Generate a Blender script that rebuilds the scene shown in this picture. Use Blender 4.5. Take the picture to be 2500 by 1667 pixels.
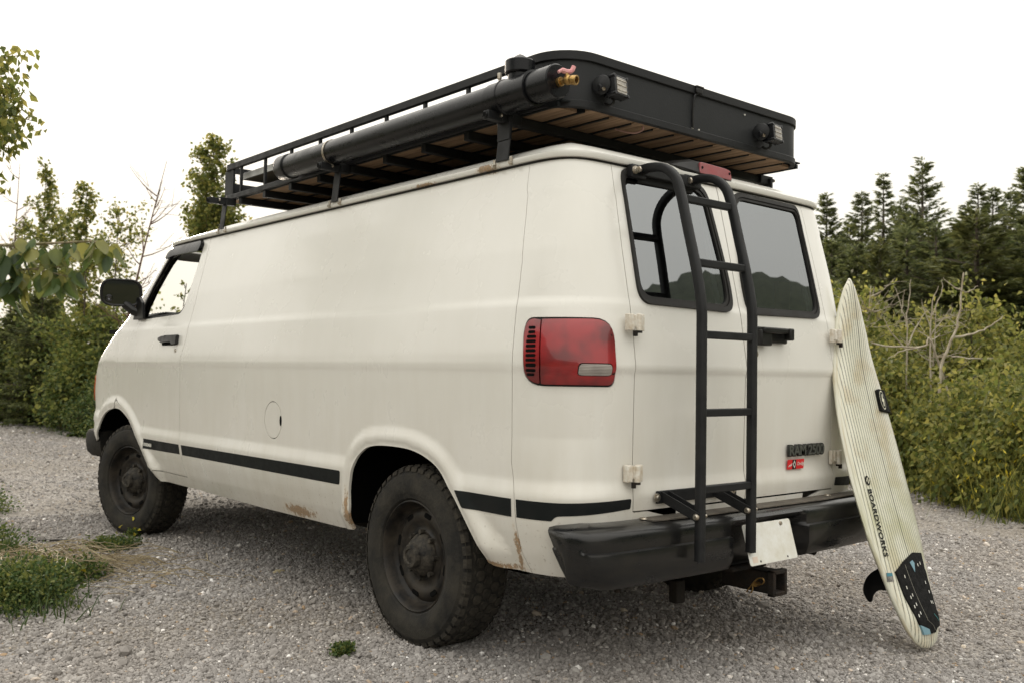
import bpy, bmesh, math, random
import numpy as np
from mathutils import Vector, Matrix, noise
from mathutils.geometry import delaunay_2d_cdt
R = math.radians
scene = bpy.context.scene
for o in list(bpy.data.objects): bpy.data.objects.remove(o)

# ------------------------------------------------------------------ camera
cd = bpy.data.cameras.new('camera'); cam = bpy.data.objects.new('camera', cd)
scene.collection.objects.link(cam); scene.camera = cam
YAW, PITCH, ROLL = .7064, .0324, .0162
fw = Vector((math.sin(YAW)*math.cos(PITCH), math.cos(YAW)*math.cos(PITCH), math.sin(PITCH)))
rt = Vector((math.cos(YAW), -math.sin(YAW), 0)); up = rt.cross(fw)
r2 = math.cos(ROLL)*rt + math.sin(ROLL)*up; u2 = math.cos(ROLL)*up - math.sin(ROLL)*rt
cam.matrix_world = Matrix(((r2.x,u2.x,-fw.x,-3.2351),(r2.y,u2.y,-fw.y,-3.2787),(r2.z,u2.z,-fw.z,1.1284),(0,0,0,1)))
cd.sensor_width = 36; cd.lens = 36*2352.17/2500; cd.clip_start = .05; cd.clip_end = 3000
cd.dof.use_dof = True; cd.dof.focus_distance = 4.1; cd.dof.aperture_fstop = 4.5

# ------------------------------------------------------------------ light: hazy low evening sun ahead of the camera, behind the trees
SUN_EL, SUN_AZ = R(9), R(14)
world = bpy.data.worlds.new('World'); scene.world = world; world.use_nodes = True
nt = world.node_tree; nt.nodes.clear()
sky = nt.nodes.new('ShaderNodeTexSky'); sky.sky_type = 'NISHITA'; sky.sun_disc = False
sky.sun_elevation = SUN_EL; sky.sun_rotation = SUN_AZ; sky.altitude = 1300; sky.air_density = 1.0; sky.dust_density = 1.2; sky.ozone_density = 1.0
hs = nt.nodes.new('ShaderNodeHueSaturation'); hs.inputs['Saturation'].default_value = 1.0
bg = nt.nodes.new('ShaderNodeBackground'); bg.inputs['Strength'].default_value = .15
wo = nt.nodes.new('ShaderNodeOutputWorld')
wb = nt.nodes.new('ShaderNodeMix'); wb.data_type = 'RGBA'; wb.blend_type = 'MULTIPLY'; wb.inputs[0].default_value = 1; wb.inputs[7].default_value = (2.78,2.61,2.34,1)   # camera white balance, whole sky alike
nt.links.new(sky.outputs[0], hs.inputs['Color']); gm = nt.nodes.new('ShaderNodeGamma'); gm.inputs['Gamma'].default_value = .07   # thin even haze over the whole sky
nt.links.new(hs.outputs[0], gm.inputs[0]); nt.links.new(gm.outputs[0], wb.inputs[6]); tcw = nt.nodes.new('ShaderNodeTexCoord'); spw = nt.nodes.new('ShaderNodeSeparateXYZ'); mrw = nt.nodes.new('ShaderNodeMapRange'); mrw.inputs[3].default_value = .56; mrw.inputs[4].default_value = 1.62   # overcast sky: brighter overhead than at the horizon
vmw = nt.nodes.new('ShaderNodeVectorMath'); vmw.operation = 'SCALE'
nt.links.new(tcw.outputs['Generated'], spw.inputs[0]); nt.links.new(spw.outputs['Z'], mrw.inputs[0]); nt.links.new(wb.outputs[2], vmw.inputs[0]); nt.links.new(mrw.outputs[0], vmw.inputs['Scale'])
nt.links.new(vmw.outputs[0], bg.inputs['Color']); nt.links.new(bg.outputs[0], wo.inputs['Surface'])
sd = bpy.data.lights.new('sun', 'SUN'); sd.energy = .8; sd.angle = R(14); sd.color = (1, .86, .70)
sun = bpy.data.objects.new('sun', sd); scene.collection.objects.link(sun)
sdir = Vector((math.sin(SUN_AZ)*math.cos(SUN_EL), math.cos(SUN_AZ)*math.cos(SUN_EL), math.sin(SUN_EL)))
sun.rotation_euler = sdir.to_track_quat('Z', 'Y').to_euler(); sun.location = (4, 20, 12)
scene.view_settings.view_transform = 'Standard'; scene.view_settings.look = 'None'
scene.view_settings.exposure = 1.84; scene.view_settings.gamma = 1
scene.render.engine = 'CYCLES'
scene.cycles.max_bounces = 8; scene.cycles.transparent_max_bounces = 12

# ------------------------------------------------------------------ helpers
def M(name, col, rough=.5, metal=0., spec=.5, coat=0., var=0., vscale=8., bump=0., bscale=60., col2=None, stretch=None, coat_rough=.1):
    m = bpy.data.materials.new(name); m.use_nodes = True; t = m.node_tree; b = t.nodes['Principled BSDF']
    b.inputs['Base Color'].default_value = (*col, 1); b.inputs['Roughness'].default_value = rough; b.inputs['Metallic'].default_value = metal
    b.inputs['Specular IOR Level'].default_value = spec; b.inputs['Coat Weight'].default_value = coat; b.inputs['Coat Roughness'].default_value = coat_rough
    if var or bump:
        tc = t.nodes.new('ShaderNodeTexCoord'); mp = t.nodes.new('ShaderNodeMapping'); t.links.new(tc.outputs['Object'], mp.inputs[0])
        if stretch: mp.inputs['Scale'].default_value = stretch
    if var:
        n = t.nodes.new('ShaderNodeTexNoise'); n.inputs['Scale'].default_value = vscale; n.inputs['Detail'].default_value = 6; n.inputs['Roughness'].default_value = .65
        t.links.new(mp.outputs[0], n.inputs[0])
        mr = t.nodes.new('ShaderNodeMapRange'); mr.inputs[1].default_value = .38; mr.inputs[2].default_value = .66; t.links.new(n.outputs[0], mr.inputs[0])
        mx = t.nodes.new('ShaderNodeMix'); mx.data_type = 'RGBA'; t.links.new(mr.outputs[0], mx.inputs[0])
        c2 = col2 or tuple(c*(1-var) for c in col)
        mx.inputs[6].default_value = (*col, 1); mx.inputs[7].default_value = (*c2, 1); t.links.new(mx.outputs[2], b.inputs['Base Color'])
        r_ = t.nodes.new('ShaderNodeMapRange'); r_.inputs[3].default_value = rough; r_.inputs[4].default_value = min(1, rough*1.35+.05)
        t.links.new(mr.outputs[0], r_.inputs[0]); t.links.new(r_.outputs[0], b.inputs['Roughness'])
    if bump:
        n2 = t.nodes.new('ShaderNodeTexNoise'); n2.inputs['Scale'].default_value = bscale; n2.inputs['Detail'].default_value = 4
        t.links.new(mp.outputs[0], n2.inputs[0]); bp = t.nodes.new('ShaderNodeBump'); bp.inputs['Strength'].default_value = bump; bp.inputs['Distance'].default_value = .01
        t.links.new(n2.outputs[0], bp.inputs['Height']); t.links.new(bp.outputs[0], b.inputs['Normal'])
    return m

def link(o, parent=None, mat=None):
    scene.collection.objects.link(o)
    if parent is not None:
        o.parent = parent; o.matrix_parent_inverse = wm(parent).inverted()
    if mat is not None and o.type == 'MESH' and not o.data.materials: o.data.materials.append(mat)
    return o
def wm(o):
    m = o.matrix_basis.copy()
    if o.parent: m = wm(o.parent) @ o.matrix_parent_inverse @ m
    return m
def thing(name, loc, label=None, cat=None, group=None, parent=None):
    o = bpy.data.objects.new(name, None); o.location = loc; o.empty_display_size = .1
    scene.collection.objects.link(o)
    if parent is not None: o.parent = parent; o.matrix_parent_inverse = wm(parent).inverted()
    tag(o, label, cat, group); return o
def tag(o, label=None, cat=None, group=None, kind=None):
    for k, v in (('label', label), ('category', cat), ('group', group), ('kind', kind)):
        if v: o[k] = v
    return o

class MB:
    def __init__(s): s.v = []; s.f = []
    def add(s, vs, fs):
        n = len(s.v); s.v += [tuple(v) for v in vs]; s.f += [tuple(i+n for i in f) for f in fs]; return s
    def box(s, c, d, rot=None):
        hx, hy, hz = d[0]/2, d[1]/2, d[2]/2
        vs = [Vector((x, y, z)) for x in (-hx, hx) for y in (-hy, hy) for z in (-hz, hz)]
        if rot is not None: vs = [rot @ v for v in vs]
        return s.add([v+Vector(c) for v in vs], [(0,1,3,2),(4,6,7,5),(0,4,5,1),(2,3,7,6),(0,2,6,4),(1,5,7,3)])
    def bar(s, a, b, w, h, upv=(0,0,1)):
        a, b = Vector(a), Vector(b); d = (b-a).normalized(); sd_ = d.cross(Vector(upv)).normalized(); u = sd_.cross(d)
        vs = [p+sd_*x*w/2+u*y*h/2 for p in (a, b) for x, y in ((-1,-1),(1,-1),(1,1),(-1,1))]
        return s.add(vs, [(0,1,2,3),(7,6,5,4),(0,4,5,1),(1,5,6,2),(2,6,7,3),(3,7,4,0)])
    def tube(s, pts, r, seg=10, cap=True, sq=0):
        pts = [Vector(p) for p in pts]; n = len(pts); rs = r if isinstance(r, (list, tuple)) else [r]*n
        u = None; base = len(s.v)
        for i, p in enumerate(pts):
            d = (pts[min(i+1, n-1)]-pts[max(i-1, 0)]).normalized()
            if u is None: u = d.orthogonal().normalized() if not sq else (d.cross(Vector((0,0,1))).normalized() if abs(d.z) < .9 else Vector((1,0,0)))
            u = (u-d*u.dot(d)).normalized(); w = d.cross(u)
            for k in range(seg):
                a = 2*math.pi*(k+.5)/seg; ca, sa = math.cos(a), math.sin(a)
                if sq: q = (abs(ca)**sq+abs(sa)**sq)**(1/sq); ca, sa = ca/q, sa/q
                s.v.append(tuple(p+(u*ca+w*sa)*rs[i]))
        for i in range(n-1):
            for k in range(seg):
                a = base+i*seg+k; b = base+i*seg+(k+1) % seg
                s.f.append((a, b, b+seg, a+seg))
        if cap:
            s.f.append(tuple(base+k for k in range(seg))[::-1]); s.f.append(tuple(base+(n-1)*seg+k for k in range(seg)))
        return s
    def lathe(s, prof, org, axis, seg=32, closed=False):
        # prof: (distance along axis, radius)
        axis = Vector(axis).normalized(); u = axis.orthogonal().normalized(); w = axis.cross(u); org = Vector(org); base = len(s.v)
        for a_, r_ in prof:
            for k in range(seg):
                t = 2*math.pi*k/seg; s.v.append(tuple(org+axis*a_+(u*math.cos(t)+w*math.sin(t))*r_))
        n = len(prof)
        for i in range(n-1+(1 if closed else 0)):
            j = (i+1) % n
            for k in range(seg):
                k2 = (k+1) % seg; s.f.append((base+i*seg+k, base+i*seg+k2, base+j*seg+k2, base+j*seg+k))
        return s
    def prism(s, poly, org, ex, ey, depth):
        ex, ey = Vector(ex), Vector(ey); n_ = ex.cross(ey).normalized(); org = Vector(org); k = len(poly)
        vs = [org+ex*a+ey*b for a, b in poly]+[org+ex*a+ey*b-n_*depth for a, b in poly]
        return s.add(vs, [tuple(range(k)), tuple(range(2*k-1, k-1, -1))]+[(i, i+k, (i+1) % k+k, (i+1) % k) for i in range(k)])
    def build(s, name, mat, parent=None, bevel=0., smooth=35, segs=2):
        me = bpy.data.meshes.new(name); me.from_pydata(s.v, [], s.f)
        bm = bmesh.new(); bm.from_mesh(me); bmesh.ops.recalc_face_normals(bm, faces=bm.faces); bm.to_mesh(me); bm.free()
        me.materials.append(mat)
        if smooth: me.shade_smooth(); me.set_sharp_from_angle(angle=R(smooth))
        o = bpy.data.objects.new(name, me); link(o, parent)
        if bevel:
            b = o.modifiers.new('bevel', 'BEVEL'); b.width = bevel; b.segments = segs; b.limit_method = 'ANGLE'; b.angle_limit = R(40)
        return o

def spline(pts, n=8):
    """Catmull-Rom through the points"""
    P = [Vector(p) for p in pts]; out = []
    for i in range(len(P)-1):
        p0, p1, p2, p3 = P[max(i-1, 0)], P[i], P[i+1], P[min(i+2, len(P)-1)]
        for k in range(n):
            t = k/n; out.append(.5*((2*p1)+(p2-p0)*t+(2*p0-5*p1+4*p2-p3)*t*t+(3*p1-p0-3*p2+p3)*t**3))
    out.append(P[-1]); return out
def rounded(poly, r, n=6):
    out = []; k = len(poly); rr = r if isinstance(r, (list, tuple)) else [r]*k
    for i in range(k):
        p, a, b = Vector(poly[i]), Vector(poly[i-1]), Vector(poly[(i+1) % k])
        da, db = (a-p), (b-p); q = min(rr[i], da.length*.49, db.length*.49)
        if q <= 1e-4: out.append(tuple(p)); continue
        a1, b1 = p+da.normalized()*q, p+db.normalized()*q
        for j in range(n+1):
            t = j/n; out.append(tuple(a1*(1-t)**2+p*2*t*(1-t)+b1*t*t))
    return out
def text(body, size, mat, name, parent, org, ex, ey, extrude=.001, sx=1., shear=0., bold=0., bevel=0., align='LEFT', space=1.):
    cu = bpy.data.curves.new(name, 'FONT'); cu.body = body; cu.size = size; cu.extrude = extrude; cu.shear = shear; cu.offset = bold; cu.bevel_depth = bevel
    cu.align_x = align; cu.space_character = space; cu.resolution_u = 4
    to = bpy.data.objects.new('tmp_text', cu); scene.collection.objects.link(to)
    bpy.context.view_layer.update(); me = bpy.data.meshes.new_from_object(to.evaluated_get(bpy.context.evaluated_depsgraph_get()))
    bpy.data.objects.remove(to); me.name = name
    ex, ey = Vector(ex).normalized(), Vector(ey).normalized(); n_ = ex.cross(ey).normalized(); org = Vector(org)
    for v in me.vertices:
        c = v.co; v.co = org+ex*c.x*sx+ey*c.y+n_*c.z
    me.materials.clear(); me.materials.append(mat)
    o = bpy.data.objects.new(name, me); link(o, parent); return o

# ------------------------------------------------------------------ the shell of the van as a surface
def interp(z,tab):
    return np.interp(z,[t[0] for t in tab],[t[1] for t in tab])
def smtab(tab,h=0.012,n=5):
    # smoothed piecewise-linear lookup
    zs=np.array([t[0] for t in tab]); vs=np.array([t[1] for t in tab])
    def f(z):
        z=np.asarray(z,float); a=0
        for k in range(n):
            a=a+np.interp(z+h*(k-(n-1)/2)/((n-1)/2),zs,vs)
        return a/n
    return f
# half width against height: sill tuck, stripe band, ledge, flank, crease, shoulder, tumblehome, gutter
Wt=smtab([(.38,.915),(.43,.94),(.49,.965),(.56,.984),(.60,.992),(.688,1.002),(.70,1.001),(.750,.990),(.80,.9915),(1.120,.9985),(1.137,.9995),(1.152,1.0035),(1.20,1.0005),(1.375,.977),(1.395,.969),(1.58,.932),(1.715,.898),(1.80,.876),(1.90,.848),(1.936,.838),(2.0,.80)],.010)
Yt=smtab([(.38,-.885),(.43,-.90),(.56,-.917),(.64,-.927),(.69,-.935),(.702,-.934),(.75,-.921),(.80,-.920),(1.125,-.927),(1.137,-.928),(1.150,-.936),(1.385,-.899),(1.40,-.893),(1.65,-.836),(1.894,-.778),(1.95,-.757),(2.0,-.74)],.010)
Ft=smtab([(.38,4.28),(.6,4.38),(.95,4.42),(1.10,4.38),(1.20,4.28),(1.36,4.04),(1.44,3.88),(1.57,3.68),(1.72,3.50),(1.90,3.33),(1.95,3.2),(2.0,2.9)],.03)
Y0=-.42; X1=.55; SC=.80       # rear corner: start on the side, start on the rear, length in s
def front0(z): return Ft(z)-interp(z,[(.4,.5),(1.3,.45),(1.9,.38)])
FL=.75; XF=.45
def sup(phi,n):
    c=np.abs(np.cos(phi)); s=np.abs(np.sin(phi)); k=(c**n+s**n)**(1/n); return c/k,s/k
ARCH_R=[(.46,.38),(.457,.437),(.439,.52),(.438,.61),(.401,.721),(.335,.78),(.254,.807),(.111,.816),(-.039,.81),(-.154,.783),(-.237,.741),(-.319,.663),(-.399,.572),(-.473,.49),(-.50,.44),(-.52,.38)]
ARCH_F=[(4.0,.38),(3.97,.6),(3.90,.72),(3.81,.79),(3.68,.83),(3.52,.84),(3.39,.81),(3.25,.747),(3.06,.61),(2.89,.49),(2.82,.38)]
def segdist(y,z,pts):
    y=np.asarray(y,float); z=np.asarray(z,float); best=np.full(np.broadcast(y,z).shape,9.)
    for (a,b),(c,d) in zip(pts[:-1],pts[1:]):
        L=(c-a)**2+(d-b)**2; t=np.clip(((y-a)*(c-a)+(z-b)*(d-b))/L,0,1)
        best=np.minimum(best,np.hypot(y-a-t*(c-a),z-b-t*(d-b)))
    return best
def densify(pts,n=6):
    P=np.array([pts[0]]+list(pts)+[pts[-1]],float); out=[]
    for i in range(1,len(P)-2):
        p0,p1,p2,p3=P[i-1:i+3]
        for k in range(n):
            t=k/n; out.append(tuple(.5*(2*p1+(p2-p0)*t+(2*p0-5*p1+4*p2-p3)*t*t+(3*p1-p0-3*p2+p3)*t**3)))
    return out+[tuple(P[-1])]
ARCHD=(densify(ARCH_R,3),densify(ARCH_F,3))
def smax(a,b,k=.012):
    h=np.clip(.5+.5*(b-a)/k,0,1); return a+(b-a)*h+k*h*(1-h)
def sstep(a,b,x):
    t=np.clip((x-a)/(b-a),0,1); return t*t*(3-2*t)
def halfw(y,z):
    w=Wt(z)-.010*sstep(-.1,-.9,y)*(z<1.8)          # slight plan taper towards the tail
    w=w-.02*sstep(2.4,3.7,y)
    fl=1.005-.015*sstep(2.4,3.7,y)-.006*sstep(.55,.42,z)-.05*sstep(.50,.38,z)
    for A in ARCHD:
        d=segdist(y,z,A)
        w=smax(w,fl-.008*sstep(.03,.0,d)-.045*sstep(.035,.14,d)-.3*sstep(.11,.18,d),.014)
    return w
# s runs along the left side from the nose (small) to the tail centre and on round to the right
# side: s=-y ; rear corner s in [-Y0, -Y0+SC]; rear: s=-Y0+SC + (x+X1)
def surf(s,z):
    """left half of the shell: s -> point. returns x,y,z arrays"""
    s=np.asarray(s,float); z=np.asarray(z,float); s,z=np.broadcast_arrays(s,z)
    y=-s.copy(); f0=front0(z)
    x=-halfw(y,z)
    # rear corner
    w0=halfw(np.full_like(z,Y0-.2),z); yr=Yt(z)
    n=interp(z,[(.4,4.2),(.7,4.0),(.9,3.3),(1.4,3.4),(1.9,5)])
    phi=np.clip((s+Y0)/SC,0,1)*math.pi/2; u,v=sup(phi,n)
    wl=halfw(np.minimum(y,Y0),z)
    xc=-X1-(wl-X1)*u; yc=Y0+(yr-Y0)*v
    m=s>-Y0
    x=np.where(m,xc,x); y=np.where(m,yc,y)
    m=s>-Y0+SC
    x=np.where(m,-X1+(s-(-Y0+SC)),x); y=np.where(m,yr,y)
    rear=s>-Y0
    y=np.where(rear,y-.012*np.clip(1-(x/.9)**2,0,1),y)
    # front corner
    m=s<-f0; phi=np.clip((-f0-s)/FL,0,1)*math.pi/2; u,v=sup(phi,2.3)
    wf=halfw(f0,z); xf=-XF-(wf-XF)*u; yf=f0+(Ft(z)-f0)*v
    x=np.where(m,xf,x); y=np.where(m,yf,y)
    m2=s<-f0-FL
    x=np.where(m2,-XF+(-f0-FL-s),x); y=np.where(m2,Ft(z),y)
    y=np.where(s<-f0,y-.10*np.clip((x+.45)/.45,0,1)*0,y)
    return np.stack([x,y,z+0*s],-1)
# ------------------------------------------------------------------ patches of the van's skin, cut from the shell in (s, z)
def inpoly(px, py, poly):
    c = np.zeros(px.shape, bool); x = np.array([p[0] for p in poly]); y = np.array([p[1] for p in poly])
    x2, y2 = np.roll(x, -1), np.roll(y, -1)
    for a, b, c_, d in zip(x, y, x2, y2):
        if b == d: continue
        k = ((b > py) != (d > py)) & (px < (c_-a)*(py-b)/(d-b)+a); c ^= k
    return c
def dens(poly, h):
    out = []
    for i in range(len(poly)):
        a, b = poly[i], poly[(i+1) % len(poly)]; L = math.hypot(b[0]-a[0], b[1]-a[1]); n = max(1, int(math.ceil(L/h)))
        for k in range(n): out.append((a[0]+(b[0]-a[0])*k/n, a[1]+(b[1]-a[1])*k/n))
    return out
FEAT = [.60,.685,.70,.715,.745,.76,1.118,1.131,1.137,1.143,1.156,1.375,1.387,1.40]
def normals(sz, h=.0025):
    s, z = sz[:,0], sz[:,1]
    ds = surf(s+h, z)-surf(s-h, z); dz = surf(s, z+h)-surf(s, z-h)
    n = np.cross(ds, dz); return n/np.maximum(np.linalg.norm(n, axis=1), 1e-9)[:,None]
def patch(name, outer, mat, parent, holes=(), off=0., side=1, ds=.035, dz=.022, lip=.012, push=None, liph=True, kind=None):
    loops = [dens(list(outer), .02)]+[dens(list(h), .015) for h in holes]
    allp = np.array([p for l in loops for p in l])
    s0, s1 = min(p[0] for p in outer), max(p[0] for p in outer); z0, z1 = min(p[1] for p in outer), max(p[1] for p in outer)
    zs = sorted(set([round(z0+dz*k, 4) for k in range(1, int((z1-z0)/dz))]+[f for f in FEAT if z0 < f < z1]))
    zs = [z for i, z in enumerate(zs) if i == 0 or z-zs[i-1] > .004]
    ss = np.arange(s0+ds*.5, s1, ds)
    g = np.array([(s, z) for z in zs for s in ss]) if len(zs) and len(ss) else np.zeros((0, 2))
    if len(g):
        ok = inpoly(g[:,0], g[:,1], outer)
        for h in holes: ok &= ~inpoly(g[:,0], g[:,1], h)
        g = g[ok]
        if len(g):
            dmin = np.full(len(g), 9.)
            for p in allp: dmin = np.minimum(dmin, np.hypot(g[:,0]-p[0], g[:,1]-p[1]))
            g = g[dmin > .009]
    verts = [Vector(map(float, p)) for p in allp]+[Vector(map(float, p)) for p in g]
    edges = []; b = 0
    for l in loops:
        edges += [(b+i, b+(i+1) % len(l)) for i in range(len(l))]; b += len(l)
    V, E_, F_, *_ = delaunay_2d_cdt(verts, edges, [], 0, 1e-6)
    sz = np.array([(v.x, v.y) for v in V]); F_ = np.array([f for f in F_ if len(f) == 3])
    c = sz[F_].mean(1); ok = inpoly(c[:,0], c[:,1], loops[0])
    for l in loops[1:]: ok &= ~inpoly(c[:,0], c[:,1], l)
    F_ = F_[ok]
    a_, b_, c_ = sz[F_[:,0]], sz[F_[:,1]], sz[F_[:,2]]
    ar = (b_[:,0]-a_[:,0])*(c_[:,1]-a_[:,1])-(b_[:,1]-a_[:,1])*(c_[:,0]-a_[:,0])
    F_[ar < 0] = F_[ar < 0][:, ::-1]; F_ = F_[abs(ar) > 1e-9]
    P = surf(sz[:,0], sz[:,1]); N = normals(sz)
    o_ = np.full(len(sz), off)
    if push is not None: o_ = o_+push(sz[:,0], sz[:,1])
    P = P+N*o_[:,None]
    if push is not None:
        h = .002; q = lambda s, z: surf(s, z)+normals(np.stack([s, z], 1))*(off+push(s, z))[:,None]
        N = np.cross(q(sz[:,0]+h, sz[:,1])-q(sz[:,0]-h, sz[:,1]), q(sz[:,0], sz[:,1]+h)-q(sz[:,0], sz[:,1]-h)); N /= np.linalg.norm(N, axis=1)[:,None]
    if side < 0: P = P*[-1,1,1]; N = N*[-1,1,1]
    faces = [tuple(map(int, f)) for f in F_]; vl = [tuple(p) for p in P]; ln = [tuple(N[i]) for f in faces for i in f]
    if lip:
        ec = {}
        for f in faces:
            for i in range(3):
                a, b2 = f[i], f[(i+1) % 3]
                ec[(a, b2)] = 1
        bd = [e for e in ec if (e[1], e[0]) not in ec]
        for a, b2 in bd:
            k = len(vl); pa, pb = P[a], P[b2]; vl += [tuple(pa), tuple(pb), tuple(pb-N[b2]*lip), tuple(pa-N[a]*lip)]
            faces.append((k+1, k, k+3, k+2)); e = pb-pa; nn = np.cross(e, N[a])*(1 if side > 0 else -1); nn = nn/(np.linalg.norm(nn)+1e-9); ln += [tuple(nn)]*4
    if side < 0:
        nf = []; l2 = []; i = 0
        for f in faces:
            nf.append(f[::-1]); l2 += ln[i:i+len(f)][::-1]; i += len(f)
        faces, ln = nf, l2
    me = bpy.data.meshes.new(name); me.from_pydata(vl, [], faces); me.materials.append(mat); me.shade_smooth()
    me.normals_split_custom_set(ln)
    o = bpy.data.objects.new(name, me); link(o, parent)
    if kind: o['kind'] = kind
    return o
def join(objs, name):
    """several patches of the same thing into one mesh object, normals kept"""
    a = objs[0]
    vs, fs, ln, k = [], [], [], 0
    for o in objs:
        me = o.data; vs += [tuple(v.co) for v in me.vertices]
        cn = me.corner_normals
        for p in me.polygons:
            fs.append(tuple(i+k for i in p.vertices)); ln += [tuple(cn[j].vector) for j in p.loop_indices]
        k += len(me.vertices)
    me = bpy.data.meshes.new(name); me.from_pydata(vs, [], fs); me.materials.append(a.data.materials[0]); me.shade_smooth(); me.normals_split_custom_set(ln)
    o = bpy.data.objects.new(name, me); par = a.parent
    for x in objs: bpy.data.objects.remove(x)
    link(o, par); return o
# ------------------------------------------------------------------ materials
def paint_mat():
    m = bpy.data.materials.new('white_paint'); m.use_nodes = True; t = m.node_tree; b = t.nodes['Principled BSDF']; N, L = t.nodes.new, t.links.new
    tc = N('ShaderNodeTexCoord'); sep = N('ShaderNodeSeparateXYZ'); L(tc.outputs['Object'], sep.inputs[0])
    def noise_(sc, det=5, scale=(1,1,1), rough=.6):
        mp = N('ShaderNodeMapping'); mp.inputs['Scale'].default_value = scale; L(tc.outputs['Object'], mp.inputs[0])
        n = N('ShaderNodeTexNoise'); n.inputs['Scale'].default_value = sc; n.inputs['Detail'].default_value = det; n.inputs['Roughness'].default_value = rough; L(mp.outputs[0], n.inputs[0]); return n.outputs[0]
    def rng(x, a, b_, c=0, d=1):
        r = N('ShaderNodeMapRange'); r.inputs[1].default_value = a; r.inputs[2].default_value = b_; r.inputs[3].default_value = c; r.inputs[4].default_value = d; L(x, r.inputs[0]); return r.outputs[0]
    def mth(op, x, y):
        r = N('ShaderNodeMath'); r.operation = op; r.use_clamp = op in ('ADD', 'MULTIPLY')
        for i, q in enumerate((x, y)):
            if isinstance(q, (int, float)): r.inputs[i].default_value = q
            else: L(q, r.inputs[i])
        return r.outputs[0]
    def mix(f, a, c):
        x = N('ShaderNodeMix'); x.data_type = 'RGBA'; L(f, x.inputs[0])
        for i, q in ((6, a), (7, c)):
            if isinstance(q, tuple): x.inputs[i].default_value = (*q, 1)
            else: L(q, x.inputs[i])
        return x.outputs[2]
    z = sep.outputs['Z']; y = sep.outputs['Y']; x = sep.outputs['X']
    streak = noise_(6, 6, (2, 2, .35)); blot = noise_(2.2, 5); fine = noise_(160, 3)
    # film of road dust, heavier towards the sill, and faint vertical runs
    dust = mth('MULTIPLY', rng(z, 1.35, .42, 0, .7), rng(mth('ADD', mth('MULTIPLY', streak, .5), mth('MULTIPLY', blot, .5)), .22, .85))
    col = mix(rng(mth('ADD', mth('MULTIPLY', blot, .6), mth('MULTIPLY', streak, .4)), .2, .8), (.78, .77, .73), (.73, .715, .665))
    col = mix(dust, col, (.47, .42, .33))
    # mud spatter low down
    sp = mth('MULTIPLY', rng(noise_(70, 2), .66, .70), rng(z, .75, .45))
    col = mix(mth('MULTIPLY', sp, .5), col, (.30, .25, .18))
    # stone chips
    vo = N('ShaderNodeTexVoronoi'); vo.inputs['Scale'].default_value = 7; vo.inputs['Randomness'].default_value = 1; L(tc.outputs['Object'], vo.inputs['Vector'])
    chip = rng(vo.outputs['Distance'], .028, .018); chip = mth('MULTIPLY', chip, rng(noise_(3.1, 2), .55, .6))
    col = mix(mth('MULTIPLY', chip, .65), col, (.16, .13, .10))
    # rust: along the sill and at the wheel arch lip
    def blob(cy, cz, ry, rz, xmax=None):
        a = N('ShaderNodeMath'); a.operation = 'SUBTRACT'; L(y, a.inputs[0]); a.inputs[1].default_value = cy
        a2 = mth_('DIVIDE', a.outputs[0], ry); c_ = N('ShaderNodeMath'); c_.operation = 'SUBTRACT'; L(z, c_.inputs[0]); c_.inputs[1].default_value = cz
        c2 = mth_('DIVIDE', c_.outputs[0], rz); d = mth_('ADD', mth_('MULTIPLY', a2, a2), mth_('MULTIPLY', c2, c2)); return rng(mth_('SQRT', d, 0), 1.0, .2)
    def mth_(op, x_, y_):
        r = N('ShaderNodeMath'); r.operation = op
        for i, q in enumerate((x_, y_)):
            if isinstance(q, (int, float)): r.inputs[i].default_value = q
            else: L(q, r.inputs[i])
        return r.outputs[0]
    rn = noise_(48, 8, (1, 1.0, .4), .75)
    rust = None
    for a in ((.98, .440, .24, .045), (.46, .50, .028, .15), (-.66, .50, .022, .13), (-.56, .425, .16, .022), (-.33, 1.93, .10, .03), (.1, 1.925, .12, .012)):
        q = blob(*a); rust = q if rust is None else mth_('MAXIMUM', rust, q)
    rm = rng(mth_('ADD', mth_('MULTIPLY', rust, .27), rn), .63, .70); rm = mth('MULTIPLY', rm, rng(rust, 0, .25))
    col = mix(mth('MULTIPLY', rm, .9), col, mix(rng(noise_(110, 4), .42, .58), (.26, .12, .045), (.07, .04, .025)))
    halo = mth('MULTIPLY', rng(mth_('ADD', mth_('MULTIPLY', rust, .24), rn), .50, .72), rng(rust, 0, .3))
    col = mix(mth('MULTIPLY', halo, .35), col, (.55, .40, .22))
    L(col, b.inputs['Base Color'])
    ro = mth_('ADD', rng(blot, .3, .7, .20, .32), mth_('MULTIPLY', mth_('ADD', dust, rm), .4)); L(ro, b.inputs['Roughness'])
    b.inputs['Coat Weight'].default_value = .4; b.inputs['Coat Roughness'].default_value = .13
    bp = N('ShaderNodeBump'); bp.inputs['Strength'].default_value = .06; bp.inputs['Distance'].default_value = .02
    L(mth_('ADD', mth_('MULTIPLY', noise_(1.6, 2), 1.2), mth_('MULTIPLY', fine, .006)), bp.inputs['Height']); L(bp.outputs[0], b.inputs['Normal'])
    return m
PAINT = paint_mat()
PAINT2 = M('hinge_paint', (.72, .69, .62), .4, var=.55, vscale=30, col2=(.52, .44, .33))
STRIPE = M('stripe_film', (.006, .0085, .009), .5, spec=.18, var=.4, vscale=12, col2=(.012, .013, .013))
POWDER = M('black_powder_coat', (.007, .0075, .009), .45, spec=.32, var=.5, vscale=14, col2=(.014, .0145, .015), bump=.08, bscale=220)
POWDERG = M('black_sheet_metal', (.011, .012, .0135), .45, spec=.32, var=.4, vscale=5, col2=(.017, .0185, .020), bump=.05, bscale=160)
PVC = M('black_pipe_plastic', (.005, .0055, .007), .24, spec=.22, var=.5, vscale=10, col2=(.010, .0105, .012), coat=.06)
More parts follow.
